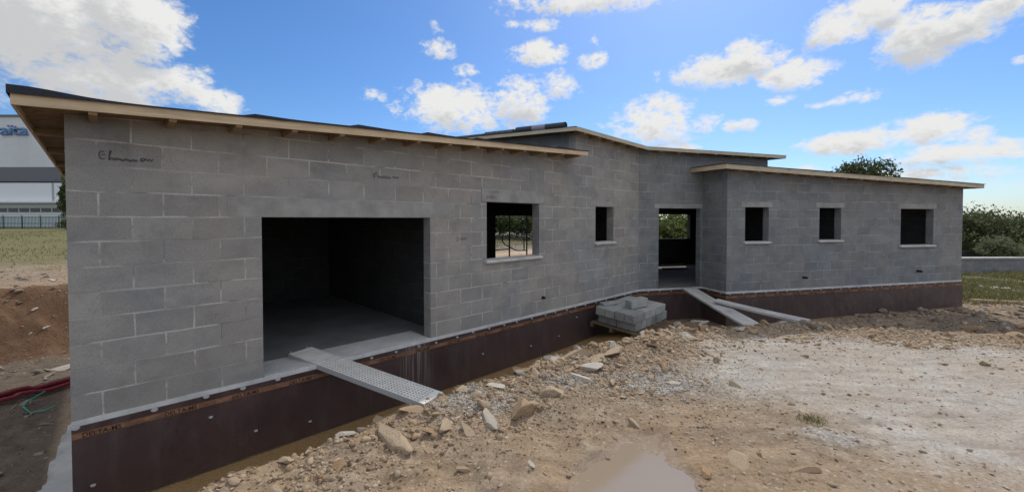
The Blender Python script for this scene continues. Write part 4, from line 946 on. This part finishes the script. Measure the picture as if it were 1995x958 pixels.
# pebbles nobody could count: one object each kind
def pebbles(name, pts, rad, mt, label):
    base = np.array([(1, 0, 0), (-1, 0, 0), (0, 1, 0), (0, -1, 0), (0, 0, 1), (0, 0, -1)], float)
    fc = np.array([(0, 2, 4), (2, 1, 4), (1, 3, 4), (3, 0, 4), (2, 0, 5), (1, 2, 5), (3, 1, 5), (0, 3, 5)])
    n_ = len(pts); a = rng.uniform(0, 6.28, n_); tl = rng.normal(0, .5, (n_, 2)); sc = rng.uniform(.55, 1.35, (n_, 3)); sc[:, 2] *= .65
    v = base[None]*sc[:, None]*rad[:, None, None]; v = v + rng.normal(0, .18, v.shape)*rad[:, None, None]
    z = v[..., 2]+v[..., 0]*tl[:, :1]*.6+v[..., 1]*tl[:, 1:]*.6; x = v[..., 0]*np.cos(a)[:, None]-v[..., 1]*np.sin(a)[:, None]; y = v[..., 0]*np.sin(a)[:, None]+v[..., 1]*np.cos(a)[:, None]
    V = np.stack([x+pts[:, :1], y+pts[:, 1:2], z+pts[:, 2:3]], -1).reshape(-1, 3); F = (fc[None]+6*np.arange(n_)[:, None, None]).reshape(-1, 3)
    o = obj_np(name, V, F, mt, k=3); return tag(o, label, 'gravel', kind='stuff')
def scatter(n_, fn, wt):
    out = []; 
    while sum(map(len, out)) < n_:
        x, y = fn(n_); k_ = rng.random(len(x)) < wt(x, y); out.append(np.stack([x[k_], y[k_]], -1))
    p = np.concatenate(out)[:n_]; return np.concatenate([p, ground_h(p[:, 0], p[:, 1])[:, None]], 1)
gd = lambda x, y: np.clip(np.exp(-(((x+.45)/.55)**2+((y-4.95)/.38)**2)*1.3) + .4*np.exp(-(((x-2.0)/.8)**2+((y-5.6)/.6)**2)) + .45*np.exp(-(((x-.7)/.35)**2+((y-5.6)/.3)**2)), 0, 1)*(pldist(x, y, EDGE) < .1)
pg = scatter(9000, lambda n: (rng.uniform(-1.6, 3.6, n), rng.uniform(4.0, 6.8, n)), gd)
pebbles('grey_gravel', pg, rng.uniform(.006, .017, len(pg)), M['gravel'], 'grey gravel heaped at the end of the metal plank and over the rubble')
def cd(x, y):
    d = pldist(x, y, EDGE); pud = inpoly(x, y, PUD) > -.05
    pad = sst(-.3, .5, inpoly(x, y, PAD))
    cl = sst(-.15, .35, fbm(x*1.5+7, y*1.5, 3))
    return np.where(pud | (d > .25), 0, (.5+.5*sst(3.8, 4.6, y))*(.10+.9*np.exp(-(np.abs(d+.6)/.8)**2)*(.35+.65*cl))*(1-.72*pad))
pc = scatter(34000, lambda n: (rng.uniform(-3, 11, n), rng.uniform(2.9, 8.7, n)), cd)
rd = .004+.0062*rng.exponential(1., len(pc)); nearl = np.exp(-(np.abs(pldist(pc[:, 0], pc[:, 1], EDGE)+.5)/.6)**2); rd = np.minimum(rd*(1+.4*nearl), .040)
pebbles('earth_chippings', pc, rd, M['chips'], 'tan chippings and crumbs of earth strewn in front of the house')
def cd2(x, y):
    e = -(x-B0[0])*nB[0]-(y-B0[1])*nB[1]; s_ = (x-B0[0])*dB[0]+(y-B0[1])*dB[1]
    return np.where((e < -.1) & (e > -3.0) & (s_ > -1.5), 1., 0.)*np.where((e > -.1), 0, 1) + np.where((s_ > LB+.1) & (e > -3) & (e < 2), .7, 0)
pr = scatter(9000, lambda n: (rng.uniform(4.5, 20, n), rng.uniform(7.8, 14.5, n)), lambda x, y: np.clip(cd2(x, y), 0, 1))
pebbles('dark_rubble', pr, .008+.02*rng.random(len(pr))**2.2, M['chips'], 'fine stony rubble along the foot of the right wing')
def cd3(x, y):
    b_ = (x-P0[0])*bA[0]+(y-P0[1])*bA[1]; q_ = -((x-P0[0])*dA[0]+(y-P0[1])*dA[1]); return np.where((q_ > .3) & (b_ > -.5), .4+.6*sst(5.5, 7.5, b_), 0)
pl_ = scatter(5000, lambda n: (rng.uniform(-17, -4.5, n), rng.uniform(4, 19, n)), cd3)
pebbles('bank_stones', pl_, .006+.022*rng.random(len(pl_))**2.5, M['chips'], 'little stones over the earth bank at the left')

def chunks(name, pts, rad, mt, label, sink=.3, seed=1):
    r_ = np.random.default_rng(seed); protos = []
    for sd in range(8):
        bm = bmesh.new(); bmesh.ops.create_icosphere(bm, subdivisions=2, radius=1); q_ = random.Random(100+sd)
        pl = [(Vector((q_.gauss(0, 1), q_.gauss(0, 1), q_.gauss(0, 1))).normalized(), q_.uniform(.22, .66)) for _ in range(7)]
        for v in bm.verts:
            for n2_, d_ in pl:
                t_ = v.co.dot(n2_)
                if t_ > d_: v.co -= n2_*(t_-d_)
        protos.append((np.array([v.co[:] for v in bm.verts])*1.35, np.array([[v.index for v in f.verts] for f in bm.faces]))); bm.free()
    V = []; F = []; off = 0
    for i, (p, r) in enumerate(zip(pts, rad)):
        v, f = protos[i % 8]; a, b_ = r_.uniform(0, 6.28), r_.normal(0, .35); sc_ = r_.uniform(.55, 1.5, 3); sc_[2] *= .6
        v = v*sc_*r; ca, sa, cb, sb = math.cos(a), math.sin(a), math.cos(b_), math.sin(b_)
        x, y, z = v[:, 0]*cb+v[:, 2]*sb, v[:, 1], -v[:, 0]*sb+v[:, 2]*cb
        V.append(np.stack([x*ca-y*sa+p[0], x*sa+y*ca+p[1], z+p[2]+r*sc_[2]*(.5-sink)], -1)); F.append(f+off); off += len(v)
    o = obj_np(name, np.concatenate(V), np.concatenate(F), mt, k=3); return tag(o, label, 'rubble', kind='stuff')
def cr(x, y):
    d = pldist(x, y, EDGE); cl = sst(-.3, .3, fbm(x*1.3+2, y*1.3, 3)); pud = inpoly(x, y, PUD) > -.1
    wx = np.where(x < 3.6, 1., np.where(x < 6.2, .25, .35)); return np.where(pud | (d > .35), 0, np.exp(-(np.maximum(-d-.1, 0)/(.35+.75*cl))**2)*wx*(.3+.7*cl)*(.16+.84*sst(3.9, 4.7, y)))
pq = scatter(3400, lambda n: (rng.uniform(-3, 12, n), rng.uniform(3.0, 8.9, n)), cr)
chunks('broken_rubble', pq, np.minimum(.009+.013*rng.exponential(1., len(pq)), .06)*(.7+.05*pq[:, 1]), M['stone'], 'broken tan stone and dirt heaped along the edge of the trench', .15, 2)
pq = scatter(1500, lambda n: (rng.uniform(5, 20, n), rng.uniform(7.8, 14.5, n)), lambda x, y: np.clip(cd2(x, y), 0, 1))
chunks('wall_foot_rubble', pq, np.minimum(.015+.022*rng.exponential(1., len(pq)), .11), M['stone_grey'], 'broken grey brown stone lying along the foot of the right wing', .2, 3)
pq = scatter(1500, lambda n: (rng.uniform(-17, -4.5, n), rng.uniform(4, 19, n)), lambda x, y: cd3(x, y)*np.clip(np.exp(-(y-5.)/4.), 0, 1))
chunks('pit_rubble', pq, np.minimum(.012+.016*rng.exponential(1., len(pq)), .07), M['stone_grey'], 'stones and clods in the pit and on the bank left of the house', .2, 4)

# plaster lump, offcut of wood, red conduit, green hose
bm = bmesh.new(); bmesh.ops.create_icosphere(bm, subdivisions=4, radius=1)
for v in bm.verts:
    c_ = v.co; k_ = 1+.28*math.sin(c_.x*5.1+1)*math.cos(c_.y*6)+.16*math.sin(c_.z*9+c_.x*11)+.07*math.sin(c_.y*23); v.co = Vector((c_.x*.27*k_, c_.y*.12*k_, c_.z*.08*k_))
me_ = bpy.data.meshes.new('plaster_lump'); bm.to_mesh(me_); bm.free(); me_.materials.append(M['bag']); me_.shade_smooth()
o = bpy.data.objects.new('plaster_lump', me_); C.objects.link(o); o.location = (.52, 6.72, gh(.52, 6.72)+.03); o.rotation_euler = (.05, -.06, R(38)); tag(o, 'crumpled whitish lump of set plaster on the lip of the trench', 'rubble')
b = MB(); b.box((-.22, -.025, -.015), (.44, 0, 0), (0, .05, 0), (0, 0, .03)); o = b.build('wood_offcut', M['offcut'], None, bevel=.003); o.location = (1.42, 7.70, -.40); o.rotation_euler = (.05, -.08, R(35)); tag(o, 'short pale wooden batten lying in the trench left of the block stack', 'wood offcut')
b = MB()
rc = [(-7.25, 8.3), (-7.45, 7.75), (-7.75, 7.15), (-7.85, 6.75), (-7.95, 6.35), (-8.1, 5.9), (-8.5, 5.2)]
def swp(pts, dz, dx=0, n_=6):
    out = []
    for i in range(len(pts)-1):
        for k in range(n_):
            f_ = k/n_; x = pts[i][0]*(1-f_)+pts[i+1][0]*f_+dx; y = pts[i][1]*(1-f_)+pts[i+1][1]*f_; out.append((x, y, gh(x, y)+dz))
    return out
for dx, dz, lb_ in ((0, .10, 'topmost of the dull red conduits running along the pit left of the house'), (.09, .05, 'red conduit lying nearest the house wall in the pit at the left'), (-.08, .05, 'red conduit lying farthest from the house wall in the pit at the left')): 
    b = MB(); b.tube(swp(rc, dz+.02, dx), .032, 10)
    o = b.build('red_conduit', M['red'], None, smooth=True); tag(o, lb_, 'conduit', 'red conduits lying together in the pit')
gp = [(-7.42, 6.55, .16), (-7.50, 6.38, .05), (-7.42, 6.25, .03), (-7.25, 6.2, .03), (-7.05, 6.22, .04), (-6.98, 6.30, .06)]
b = MB(); b.tube([(x, y, gh(x, y)+z) for x, y, z in gp], .012, 8); o = b.build('green_hose', M['green_hose'], None, smooth=True); tag(o, 'short bent turquoise green hose end beside the red conduits', 'hose')
# weed on the gravel
def blades(name, pts, hgt, mt, lean=.5, wd=.006):
    n_ = len(pts); a = rng.uniform(0, 6.28, n_); l = rng.normal(0, lean, (n_, 2)); h = hgt*rng.uniform(.5, 1.2, n_)
    w_ = wd*np.stack([np.cos(a), np.sin(a)], -1); tip = pts+np.stack([l[:, 0]*h, l[:, 1]*h, h], -1); mid = pts+np.stack([l[:, 0]*h*.3, l[:, 1]*h*.3, h*.6], -1)
    z = np.zeros((n_, 1)); W3_ = np.concatenate([w_, z], 1)
    V = np.stack([pts-W3_, pts+W3_, mid+W3_*.8, mid-W3_*.8, mid+W3_*.8, tip, tip, mid-W3_*.8], 1).reshape(-1, 3)
    F = (np.array([[0, 1, 2, 3], [7, 4, 5, 6]])[None]+8*np.arange(n_)[:, None, None]).reshape(-1, 4)
    # close the top as a triangle-like quad sharing no verts
    return obj_np(name, V, F, mt)
n_ = 140; rr_ = rng.normal(0, .055, (n_, 2)); p_ = np.stack([3.32+rr_[:, 0]*1.3, 4.56+rr_[:, 1], np.full(n_, gh(3.32, 4.56))], -1)
o = blades('weed_tuft', p_, .045, M['grass'], 1.1, .004); tag(o, 'small green weed tuft alone on the pale gravel', 'weed')
# grass
def gw(x, y):
    r_ = sst(13.3, 15, y)*sst(13.5, 15.5, x)*(y < FAR_WALL_Y)*sst(-.3, .2, fbm(x*.7, y*.7, 3))
    return np.clip(r_, 0, 1)
p_ = scatter(16000, lambda n: (rng.uniform(13, 31, n), rng.uniform(13, FAR_WALL_Y, n)), gw)
o = blades('grass', p_, .22, M['grass'], .6, .012); tag(o, 'rough grass and weeds between the right wing and the far low wall', 'grass', kind='stuff')
def gw2(x, y):
    b_ = (x-P0[0])*bA[0]+(y-P0[1])*bA[1]; return np.clip(sst(8.5, 12, b_)*sst(-.35, .25, fbm(x*.5, y*.5, 3)), 0, 1)
p_ = scatter(11000, lambda n: (rng.uniform(-40, 5, n), rng.uniform(14, 36, n)), lambda x, y: gw2(x, y)*np.where(x < -6, .35, 1))
o = blades('grass', p_, .12, M['grass'], .7, .012); tag(o, 'thin dry grass on the raised ground behind and left of the house', 'grass', kind='stuff')
# light green and white scrap on the grass right
b = MB()
for (x0, y0, z0, l, w_, h, rz) in ((0, 0, 0, .8, .3, .10, 20), (.5, -.15, .02, .5, .2, .10, -25), (-.5, .2, .0, .5, .12, .16, 60)):
    c_, s_ = math.cos(R(rz)), math.sin(R(rz)); b.box((x0, y0, z0), (l*c_, l*s_, .05), (-w_*s_, w_*c_, .04), (0, 0, h))
o = b.build('scrap_sheet', M['sill'], None, bevel=.02); o.scale = (.5, .5, .5); o.location = (19.3, 16.6, gh(19.3, 16.6)+.05); tag(o, 'whitish crumpled scrap lying in the grass beyond the right wing', 'scrap')
b = MB(); b.box((-.9, -.06, -.03), (1.8, 0, 0), (0, .12, 0), (0, 0, .06)); o = b.build('wood_plank', M['offcut'], None, bevel=.006); o.location = (16.6, 14.05, gh(16.6, 14.05)+.07); o.rotation_euler = (0, .03, R(-8)); tag(o, 'weathered plank lying on the ground at the right corner of the house', 'wood plank')

# ------------------------------------------------------------------ scaffold outside the back opening
sc = empty('scaffold', (*XA(11.45, 6.1), gh(*XA(11.45, 6.1)))); tag(sc, 'black tubular scaffold frame seen through the window beside the garage', 'scaffold')
def SP(t, z, b_=6.0): return Vector((*XA(t, b_), z))
def sbar(name, pts, r=.024): b = MB(); b.tube(pts, r, 8); return b.build(name, M['scaf'], sc, smooth=True)
for t_ in (10.62, 11.72, 12.72): sbar('post', [SP(t_, .25), SP(t_, 2.6)], .03)
for z_, a_, c_ in ((2.03, 10.3, 12.9), (1.33, 10.3, 12.9), (.80, 10.3, 11.72)): sbar('rail', [SP(a_, z_, 6.03), SP(c_, z_, 6.03)])
sbar('brace', [SP(11.33, 1.30), SP(11.35, 1.12), SP(11.45, 1.0), SP(11.7, .9), SP(12.0, .76), SP(12.2, .72), SP(12.72, .70)])
sbar('brace', [SP(12.55, 1.3), SP(12.56, .72)]); sbar('brace', [SP(11.2, 2.03), SP(11.2, 1.33)])
# clutter on the hall floor seen through the door
pt_ = empty('indoor_pallet', (6.35, 16.6, 0)); tag(pt_, 'boards lying on the floor of the hall, seen through the doorway', 'boards')
for k in range(2):
    b = MB(); b.box((5.95, 16.2+k*.25, .02+k*.1), (.95, .15, 0), (-.03, .16, 0), (0, 0, .05)); b.build('floor_board', M['pallet'], pt_)

# ------------------------------------------------------------------ trees and bushes
def foliage(blobs, n, size, name, mt, parent=None, seed=0, jitter=.5):
    r_ = np.random.default_rng(seed); P_ = []
    vol = np.array([b_[3]*b_[4]*b_[5] for b_ in blobs]); vol = vol/vol.sum()
    for b_, v_ in zip(blobs, vol):
        m_ = int(n*v_); d = r_.normal(size=(m_, 3)); d /= np.linalg.norm(d, axis=1)[:, None]; rad = (.55+.45*r_.random(m_)**.5)*(1+.18*r_.normal(size=m_))
        # leave gaps: drop leaves where a coarse noise is low
        p = d*rad[:, None]*np.array(b_[3:6])+np.array(b_[:3]); keep = fbm(p[:, 0]*1.6+p[:, 2]*1.1+seed, p[:, 1]*1.6-p[:, 2]*1.3, 3) > -.22; P_.append(p[keep])
    p = np.concatenate(P_); m_ = len(p); a = r_.normal(size=(m_, 3)); a /= np.linalg.norm(a, axis=1)[:, None]; c = r_.normal(size=(m_, 3)); c = np.cross(a, c); c /= np.linalg.norm(c, axis=1)[:, None]
    s_ = size*r_.uniform(.6, 1.4, m_)[:, None]; V = np.stack([p-a*s_, p-c*s_*.45, p+a*s_, p+c*s_*.45], 1).reshape(-1, 3)
    F = np.arange(m_*4).reshape(-1, 4); o = obj_np(name, V, F, mt)
    if parent: put(o, parent)
    return o
def bush(x, y, w_, h, label, group=None, mt='leaf', n=5000, size=.11, z=None, seed=0, name='bush', trunk=.4, dp=None):
    z = gh(x, y) if z is None else z; root = empty(name, (x, y, z)); tag(root, label, 'tree' if name == 'tree' else 'bush', group); r_ = random.Random(seed)
    bl = []
    for k in range(9):
        fx = r_.uniform(-.75, .75); hh = r_.uniform(.45, .78); bl.append((x+fx*w_/2, y+r_.uniform(-.5, .5)*(dp or w_)/2, z+h*(trunk+(1-trunk)*hh*.8), w_*r_.uniform(.16, .27), (dp or w_)*r_.uniform(.18, .28), h*(1-trunk)*r_.uniform(.18, .34)))
    bl.append((x, y, z+h*(trunk+(1-trunk)*.45), w_*.36, (dp or w_)*.36, h*(1-trunk)*.45))
    foliage(bl, n, size, 'crown', M[mt], root, seed)
    b = MB(); top = z+h*(trunk+.25*(1-trunk)); b.tube([(x, y, z-.2), (x+.05*h*.2, y, z+h*.2), (x, y+.03, top)], [h*.03, h*.024, h*.012], 7)
    for k in range(6):
        q = bl[k]; b.tube([(x, y, z+h*.22+k*.03*h), ((x+q[0])/2, (y+q[1])/2, (z+h*.3+q[2])/2), q[:3]], [h*.012, h*.009, h*.004], 5, cap=False)
    b.build('trunk', M['bark'], root, smooth=True); return root
bush(33.6, 40, 4.6, 7.9, 'round crowned tree showing above the right wing roof', mt='leaf_dark', n=11000, size=.15, z=.2, seed=5, name='tree', trunk=.42)
HG = 'trees and bushes beyond the far low wall'
for i, (x, y, w_, h, lab, mt_) in enumerate([(29.5, 27.0, 5.2, 3.9, 'dense dark bush just past the right corner of the house', 'leaf_dark'), (33.2, 27.5, 5.2, 3.5, 'wide olive bush in the middle of the row beyond the wall', 'leaf_dark'), (36.6, 27.2, 5, 3.7, 'dark bush at the right edge of the row beyond the wall', 'leaf_dark'), (25.5, 28.0, 5, 3.9, 'dark bush mostly hidden behind the right wing', 'leaf_dark'), (40.5, 27.8, 5, 4.3, 'last dark bush of the row beyond the wall', 'leaf_dark')]):
    bush(x, y, w_, h, lab, HG, mt_, 16000, .10, z=-.9, seed=20+i, trunk=.02)
bush(27.8, 23.6, 2.3, 1.75, 'low pale leaved shrub in front of the dark bushes, just over the wall', None, 'leaf_pale', 2600, .10, z=-.5, seed=31, trunk=.05)
for i, (x, y, w_, h, lab) in enumerate([(9.0, 25, 4.2, 3.4, 'bright green bush framed left in the window behind the doorway'), (11.3, 26, 4.2, 4.2, 'bright green bush framed right in the window behind the doorway'), (10.2, 23.5, 2.6, 2.3, 'lower bush in front of the two seen through the doorway'), (13.9, 26.5, 4, 4, 'bush farthest right behind the doorway window')]):
    bush(x, y, w_, h, lab, 'bushes behind the house', 'leaf', 7000, .12, seed=40+i, trunk=.02)
for i, (x, y, w_, h, lab) in enumerate([(-1.4, 33, 4, 3.0, 'bush seen far left through the window beside the garage'), (2.0, 32, 4, 2.6, 'darker bush seen through the right half of the window beside the garage'), (4.6, 33, 4, 2.8, 'dark bush farthest right behind the scaffold'), (.4, 36, 5, 3.2, 'dark bush behind the gap between the two seen through the window')]):
    bush(x, y, w_, h, lab, 'bushes far behind the scaffold', 'leaf' if i == 0 else 'leaf_dark', 5000, .13, seed=50+i, trunk=.02)
bush(-43.5, 41, 2.2, 6.2, 'dark narrow tree against the warehouse at the left house corner', None, 'leaf_dark', 4200, .16, seed=61, name='tree', trunk=.15)
for i, (x, y, w_) in enumerate([(-45.2, 43, 3.2), (-41.8, 42.5, 3.4)]): bush(x, y, w_, 1.3, ['low hedge bush left of the narrow tree by the warehouse', 'low hedge bush touching the house corner in view, by the warehouse'][i], 'low bushes before the warehouse', 'leaf_dark', 2500, .11, seed=70+i, trunk=.02)

# far low wall on the right
b = MB(); b.box((20, FAR_WALL_Y, -1.1), (26, .9, 0), (0, .2, 0), (0, 0, 1.0)); lw = b.build('low_wall', M['wall_b'], None); tag(lw, 'long low grey wall with a pale coping beyond the grass on the right', 'wall')
b = MB(); b.box((20, FAR_WALL_Y-.08, -.098), (26, .9, 0), (0, .38, 0), (0, 0, .07)); b.build('coping', M['sill'], lw)
b = MB(); b.box((20, FAR_WALL_Y+2.6, -1.1), (28, 1., 0), (0, .2, 0), (0, 0, 1.22)); lw2 = b.build('retaining_wall', M['shaded_dark'], None); tag(lw2, 'dark retaining wall just behind the low wall with the coping', 'wall')

# ------------------------------------------------------------------ warehouse at the left
M['clad'] = mat('pale_cladding', (.50, .52, .54), .6); _g = G(M['clad']); _s = _g.node('ShaderNodeSeparateXYZ', {0: _g.geo}); _w = _g.math('FRACT', _g.math('MULTIPLY', _s.outputs[0], .33)); _c = _g.ramp(_w, [(0, (.46, .48, .50)), (.015, (.62, .64, .66)), (1, (.62, .64, .66))]); _g.col(_g.mix(1., _c, _g.ramp(_g.noise(_g.geo, .25, 4), [(.3, (.9, .9, .9)), (.7, (1.04, 1.04, 1.04))]), 'MULTIPLY'))
M['clad2'] = mat('white_cladding', (.74, .76, .78), .6); M['band'] = mat('grey_band', (.15, .155, .17), .6); M['navy'] = mat('dark_trim', (.02, .025, .05), .6); M['blue'] = mat('sign_blue', (.10, .20, .42), .6)
M['winglass'] = mat('dark_glass', (.03, .03, .035), .15, 0, .6); M['dockgrey'] = mat('dock_panel', (.36, .38, .39), .7); M['yellow'] = mat('yellow_paint', (.55, .40, .04), .6)
wh = empty('warehouse', (-70, 60, .9)); tag(wh, 'tall pale warehouse with blue lettering and a dark horizontal band, far left', 'warehouse')
def wbox(name, x0, x1, z0, z1, y=60., d=30., m_='clad', parent=wh): b = MB(); b.box((x0, y, z0), (x1-x0, 0, 0), (0, d, 0), (0, 0, z1-z0)); return b.build(name, M[m_], parent)
up_ = wbox('upper_wall', -110, -48, 9.5, 16.7); wbox('roof_trim', -110.2, -47.8, 16.705, 16.95, 59.8, 30.4, 'band', up_)
wbox('dark_band', -110, -48, 7.45, 9.495, 59.9, 30, 'band'); wbox('band_trim', -110, -48, 7.25, 7.445, 59.8, 30, 'navy')
lo_ = wbox('lower_wall', -110, -48, 4.6, 7.245, 59.85, 30, 'clad2'); wbox('wall_joint', -66.1, -65.8, 4.6, 7.24, 59.82, .02, 'dockgrey', lo_)
wbox('canopy', -110, -48, 4.35, 4.595, 59.0, 2, 'clad2')
wbox('office_wall', -110, -65.5, .3, 4.345, 60.6, 25, 'clad2'); wf = wbox('window_strip', -100, -65.9, 3.05, 3.65, 60.55, .04, 'winglass')
wbox('dock_door', -65.3, -56.0, .3, 4.345, 60.4, 25, 'dockgrey'); wbox('dock_post', -55.95, -53.5, .3, 3.4, 59.6, .8, 'yellow')
for x_ in np.arange(-99, -66, 1.6): wbox('glazing_bar', x_, x_+.12, 3.05, 3.65, 60.52, .02, 'clad2', wf)
tm = text_mesh('aïta', 2.0)
sg = bpy.data.objects.new('sign_lettering', tm); C.objects.link(sg); tm.materials.append(M['blue'])
bm = bmesh.new(); bm.from_mesh(tm); r_ = bmesh.ops.extrude_face_region(bm, geom=bm.faces[:]); bmesh.ops.translate(bm, vec=(0, 0, .12), verts=[v for v in r_['geom'] if isinstance(v, bmesh.types.BMVert)]); bm.to_mesh(tm); bm.free()
sg.location = (-73.3, 59.84, 14.05); sg.rotation_euler = (R(90), 0, 0); sg.scale = (1.42, 1.1, 1); bpy.context.view_layer.update(); put(sg, wh)
# mesh fence in front
fe = empty('mesh_fence', (-52, 47, .9)); tag(fe, 'green metal fence in front of the warehouse, far left', 'fence')
M['fgreen'] = mat('fence_green', (.05, .12, .12), .6)
for x_ in np.arange(-66, -44.6, 2.1): b = MB(); b.box((x_, 47, .5), (.08, 0, 0), (0, .08, 0), (0, 0, 1.95)); b.build('post', M['fgreen'], fe)
b = MB()
for x_ in np.arange(-66, -44.7, .16): b.box((x_, 47.1, .75), (.05, 0, 0), (0, .02, 0), (0, 0, 1.55))
for z_ in (.8, 1.5, 2.2): b.box((-66, 47.13, z_), (21.3, 0, 0), (0, .02, 0), (0, 0, .06))
b.build('mesh_panel', M['fgreen'], fe)
b = MB(); b.box((-44.3, 46.8, .85), (.55, 0, 0), (0, .3, 0), (0, 0, 1.0)); b.box((-44.25, 46.85, 1.85), (.45, 0, 0), (0, .2, 0), (0, 0, .12)); o = b.build('utility_box', M['clad2'], None, merge=False); tag(o, 'small white utility box at the end of the green fence', 'utility box')

# stones that would otherwise read alike are told apart by their order from left to right
ORD = ['first', 'second', 'third', 'fourth', 'fifth', 'sixth', 'seventh', 'eighth', 'ninth', 'tenth', 'eleventh', 'twelfth', 'thirteenth', 'fourteenth', 'fifteenth', 'sixteenth', 'seventeenth', 'eighteenth', 'nineteenth', 'twentieth']
same = {}
for o in list(C.objects):
    if o.parent is None and o.name.startswith('stone') and o.get('group'): same.setdefault(o['label'], []).append(o)
for lab, obs in same.items():
    if len(obs) < 2: continue
    obs.sort(key=lambda o: o.location.x/max(o.location.y, .1))
    for k, o in enumerate(obs):
        if k < len(ORD): o['label'] = f'{lab}, {ORD[k]} from left'
